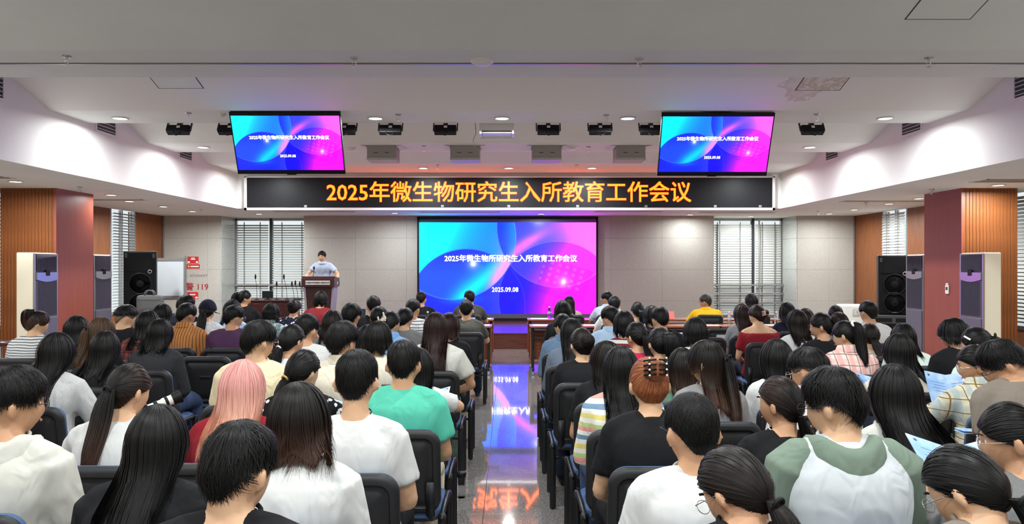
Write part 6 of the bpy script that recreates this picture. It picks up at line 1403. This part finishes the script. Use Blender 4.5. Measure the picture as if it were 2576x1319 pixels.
# --- brochures, camera and small things in people's hands
M_bro = mat('brochure_blue', lin((150, 188, 236)), .5)
def _br():
    v = coords(M_bro); n = noise(M_bro, v, 9, 3); L(M_bro, ramp(M_bro, n, [(.4, lin((140, 182, 236))), (.52, lin((176, 204, 240))), (.62, lin((222, 234, 248)))]), bsdf(M_bro).inputs['Base Color'])
_br()
def brochure(c, w, h, lab, tilt=55, rz=0, fold=22):
    t = thing('brochure', lab, 'brochure', c, rad(rz), 'light blue brochures'); t.rotation_euler = (rad(-tilt), 0, rad(rz))
    for s in (-1, 1):
        Mx = Matrix.Rotation(rad(-s * fold), 4, 'Z')
        pg = obj('page', MB().box(*sorted((0, s * w)), -.0015, .0015, -h / 2, h / 2, Mx), M_bro, t)
        for k in range(4): obj('print_line', MB().box(*sorted((s * w * .14, s * w * (.8 - .1 * (k % 2)))), -.0022, -.0015, h * (.2 - .09 * k), h * (.215 - .09 * k), Mx), mat('print_grey', lin((120, 140, 180)), .6), pg)
        obj('picture_block', MB().box(*sorted((s * w * .2, s * w * .5)), -.0022, -.0015, -h * .4, -h * .24, Mx), M_paper, pg)
        obj('emblem', MB().box(s * w * .84 - .007, s * w * .84 + .007, -.0022, -.0015, h * .36, h * .42, Mx), mat('emblem_blue', lin((50, 80, 140)), .5), pg)
for b in BRO: brochure(*b)
t = tag(obj('folded_leaflet', MB().bbox(-.05, .05, -.04, .04, -.002, .002, .0008).bbox(-.05, .05, -.04, .04, .006, .01, .0008, Matrix.Rotation(rad(4), 4, 'Y')), M_bro, None, loc=px(2438, 1087, 3.76)), 'folded pale blue leaflet held edge-on at the right', 'leaflet')
t = thing('camera', 'camera with a long white lens in the lap of the white-topped ponytail person', 'camera', px(412, 1014, 3.64)); t.scale = (.62, .62, .62); t.rotation_euler = (rad(18), 0, rad(-55))
obj('lens_barrel', MB().lathe((0, 0, 0), [(.028, -.12), (.032, -.118), (.032, -.02), (.038, .0), (.038, .06), (.04, .062)], 22, 'y'), M_white, t, smooth=True, edge=40)
obj('focus_ring', MB().lathe((0, 0, 0), [(.034, -.07), (.0355, -.068), (.0355, -.045), (.034, -.043)], 22, 'y').lathe((0, 0, 0), [(.039, .01), (.0405, .012), (.0405, .03), (.039, .032)], 22, 'y'), M_black, t, smooth=True, edge=40)
obj('lens_hood', MB().lathe((0, 0, 0), [(.04, .062), (.044, .064), (.05, .13), (.046, .13), (.036, .07)], 22, 'y'), M_black, t, smooth=True, edge=40)
obj('camera_body', MB().bbox(-.06, .06, -.17, -.115, -.045, .05, .012), M_black, t)
tag(obj('paper_sheet', MB().bbox(-.1, .1, -.003, .003, -.14, .14, .0015), M_paper, None, loc=(2.72, 9.80, .66), rot=(rad(9), 0, 0)), 'white sheet leaning on the back of an empty chair near the right desks', 'paper')

# ------------------------------------------------------------------ bake remeshed bodies and lettering
bpy.context.view_layer.update()
dg = bpy.context.evaluated_depsgraph_get()
for o in BAKE:
    me = bpy.data.meshes.new_from_object(o.evaluated_get(dg)); me.name = o.name; old = o.data; o.modifiers.clear(); o.data = me
    me.polygons.foreach_set('use_smooth', [True] * len(me.polygons)); bpy.data.meshes.remove(old)
for o, m, fat in TEXTS:
    me = bpy.data.meshes.new_from_object(o.evaluated_get(dg))
    if fat:                                             # heavier strokes: the outline repeated a little to every side
        bm = bmesh.new(); bm.from_mesh(me); src = bm.verts[:] + bm.edges[:] + bm.faces[:]
        for k in (1, 3, 5, 7):
            g = bmesh.ops.duplicate(bm, geom=src); bmesh.ops.translate(bm, vec=(fat * math.cos(k * PI / 4), fat * math.sin(k * PI / 4), -.0001 * (k + 1)), verts=[v for v in g['geom'] if isinstance(v, bmesh.types.BMVert)])
        bm.to_mesh(me); bm.free()
    nm = o.name; par, loc, rot, sc = o.parent, o.location.copy(), o.rotation_euler.copy(), o.scale.copy()
    cu = o.data; bpy.data.objects.remove(o); bpy.data.curves.remove(cu); me.materials.clear(); me.materials.append(m)
    n = bpy.data.objects.new(nm, me); COL.objects.link(n); n.parent = par; n.location = loc; n.rotation_euler = rot; n.scale = sc
print('TRIS', sum(sum(len(p.vertices) - 2 for p in o.data.polygons) for o in S.objects if o.type == 'MESH' and len(o.data.polygons) < 2e5))
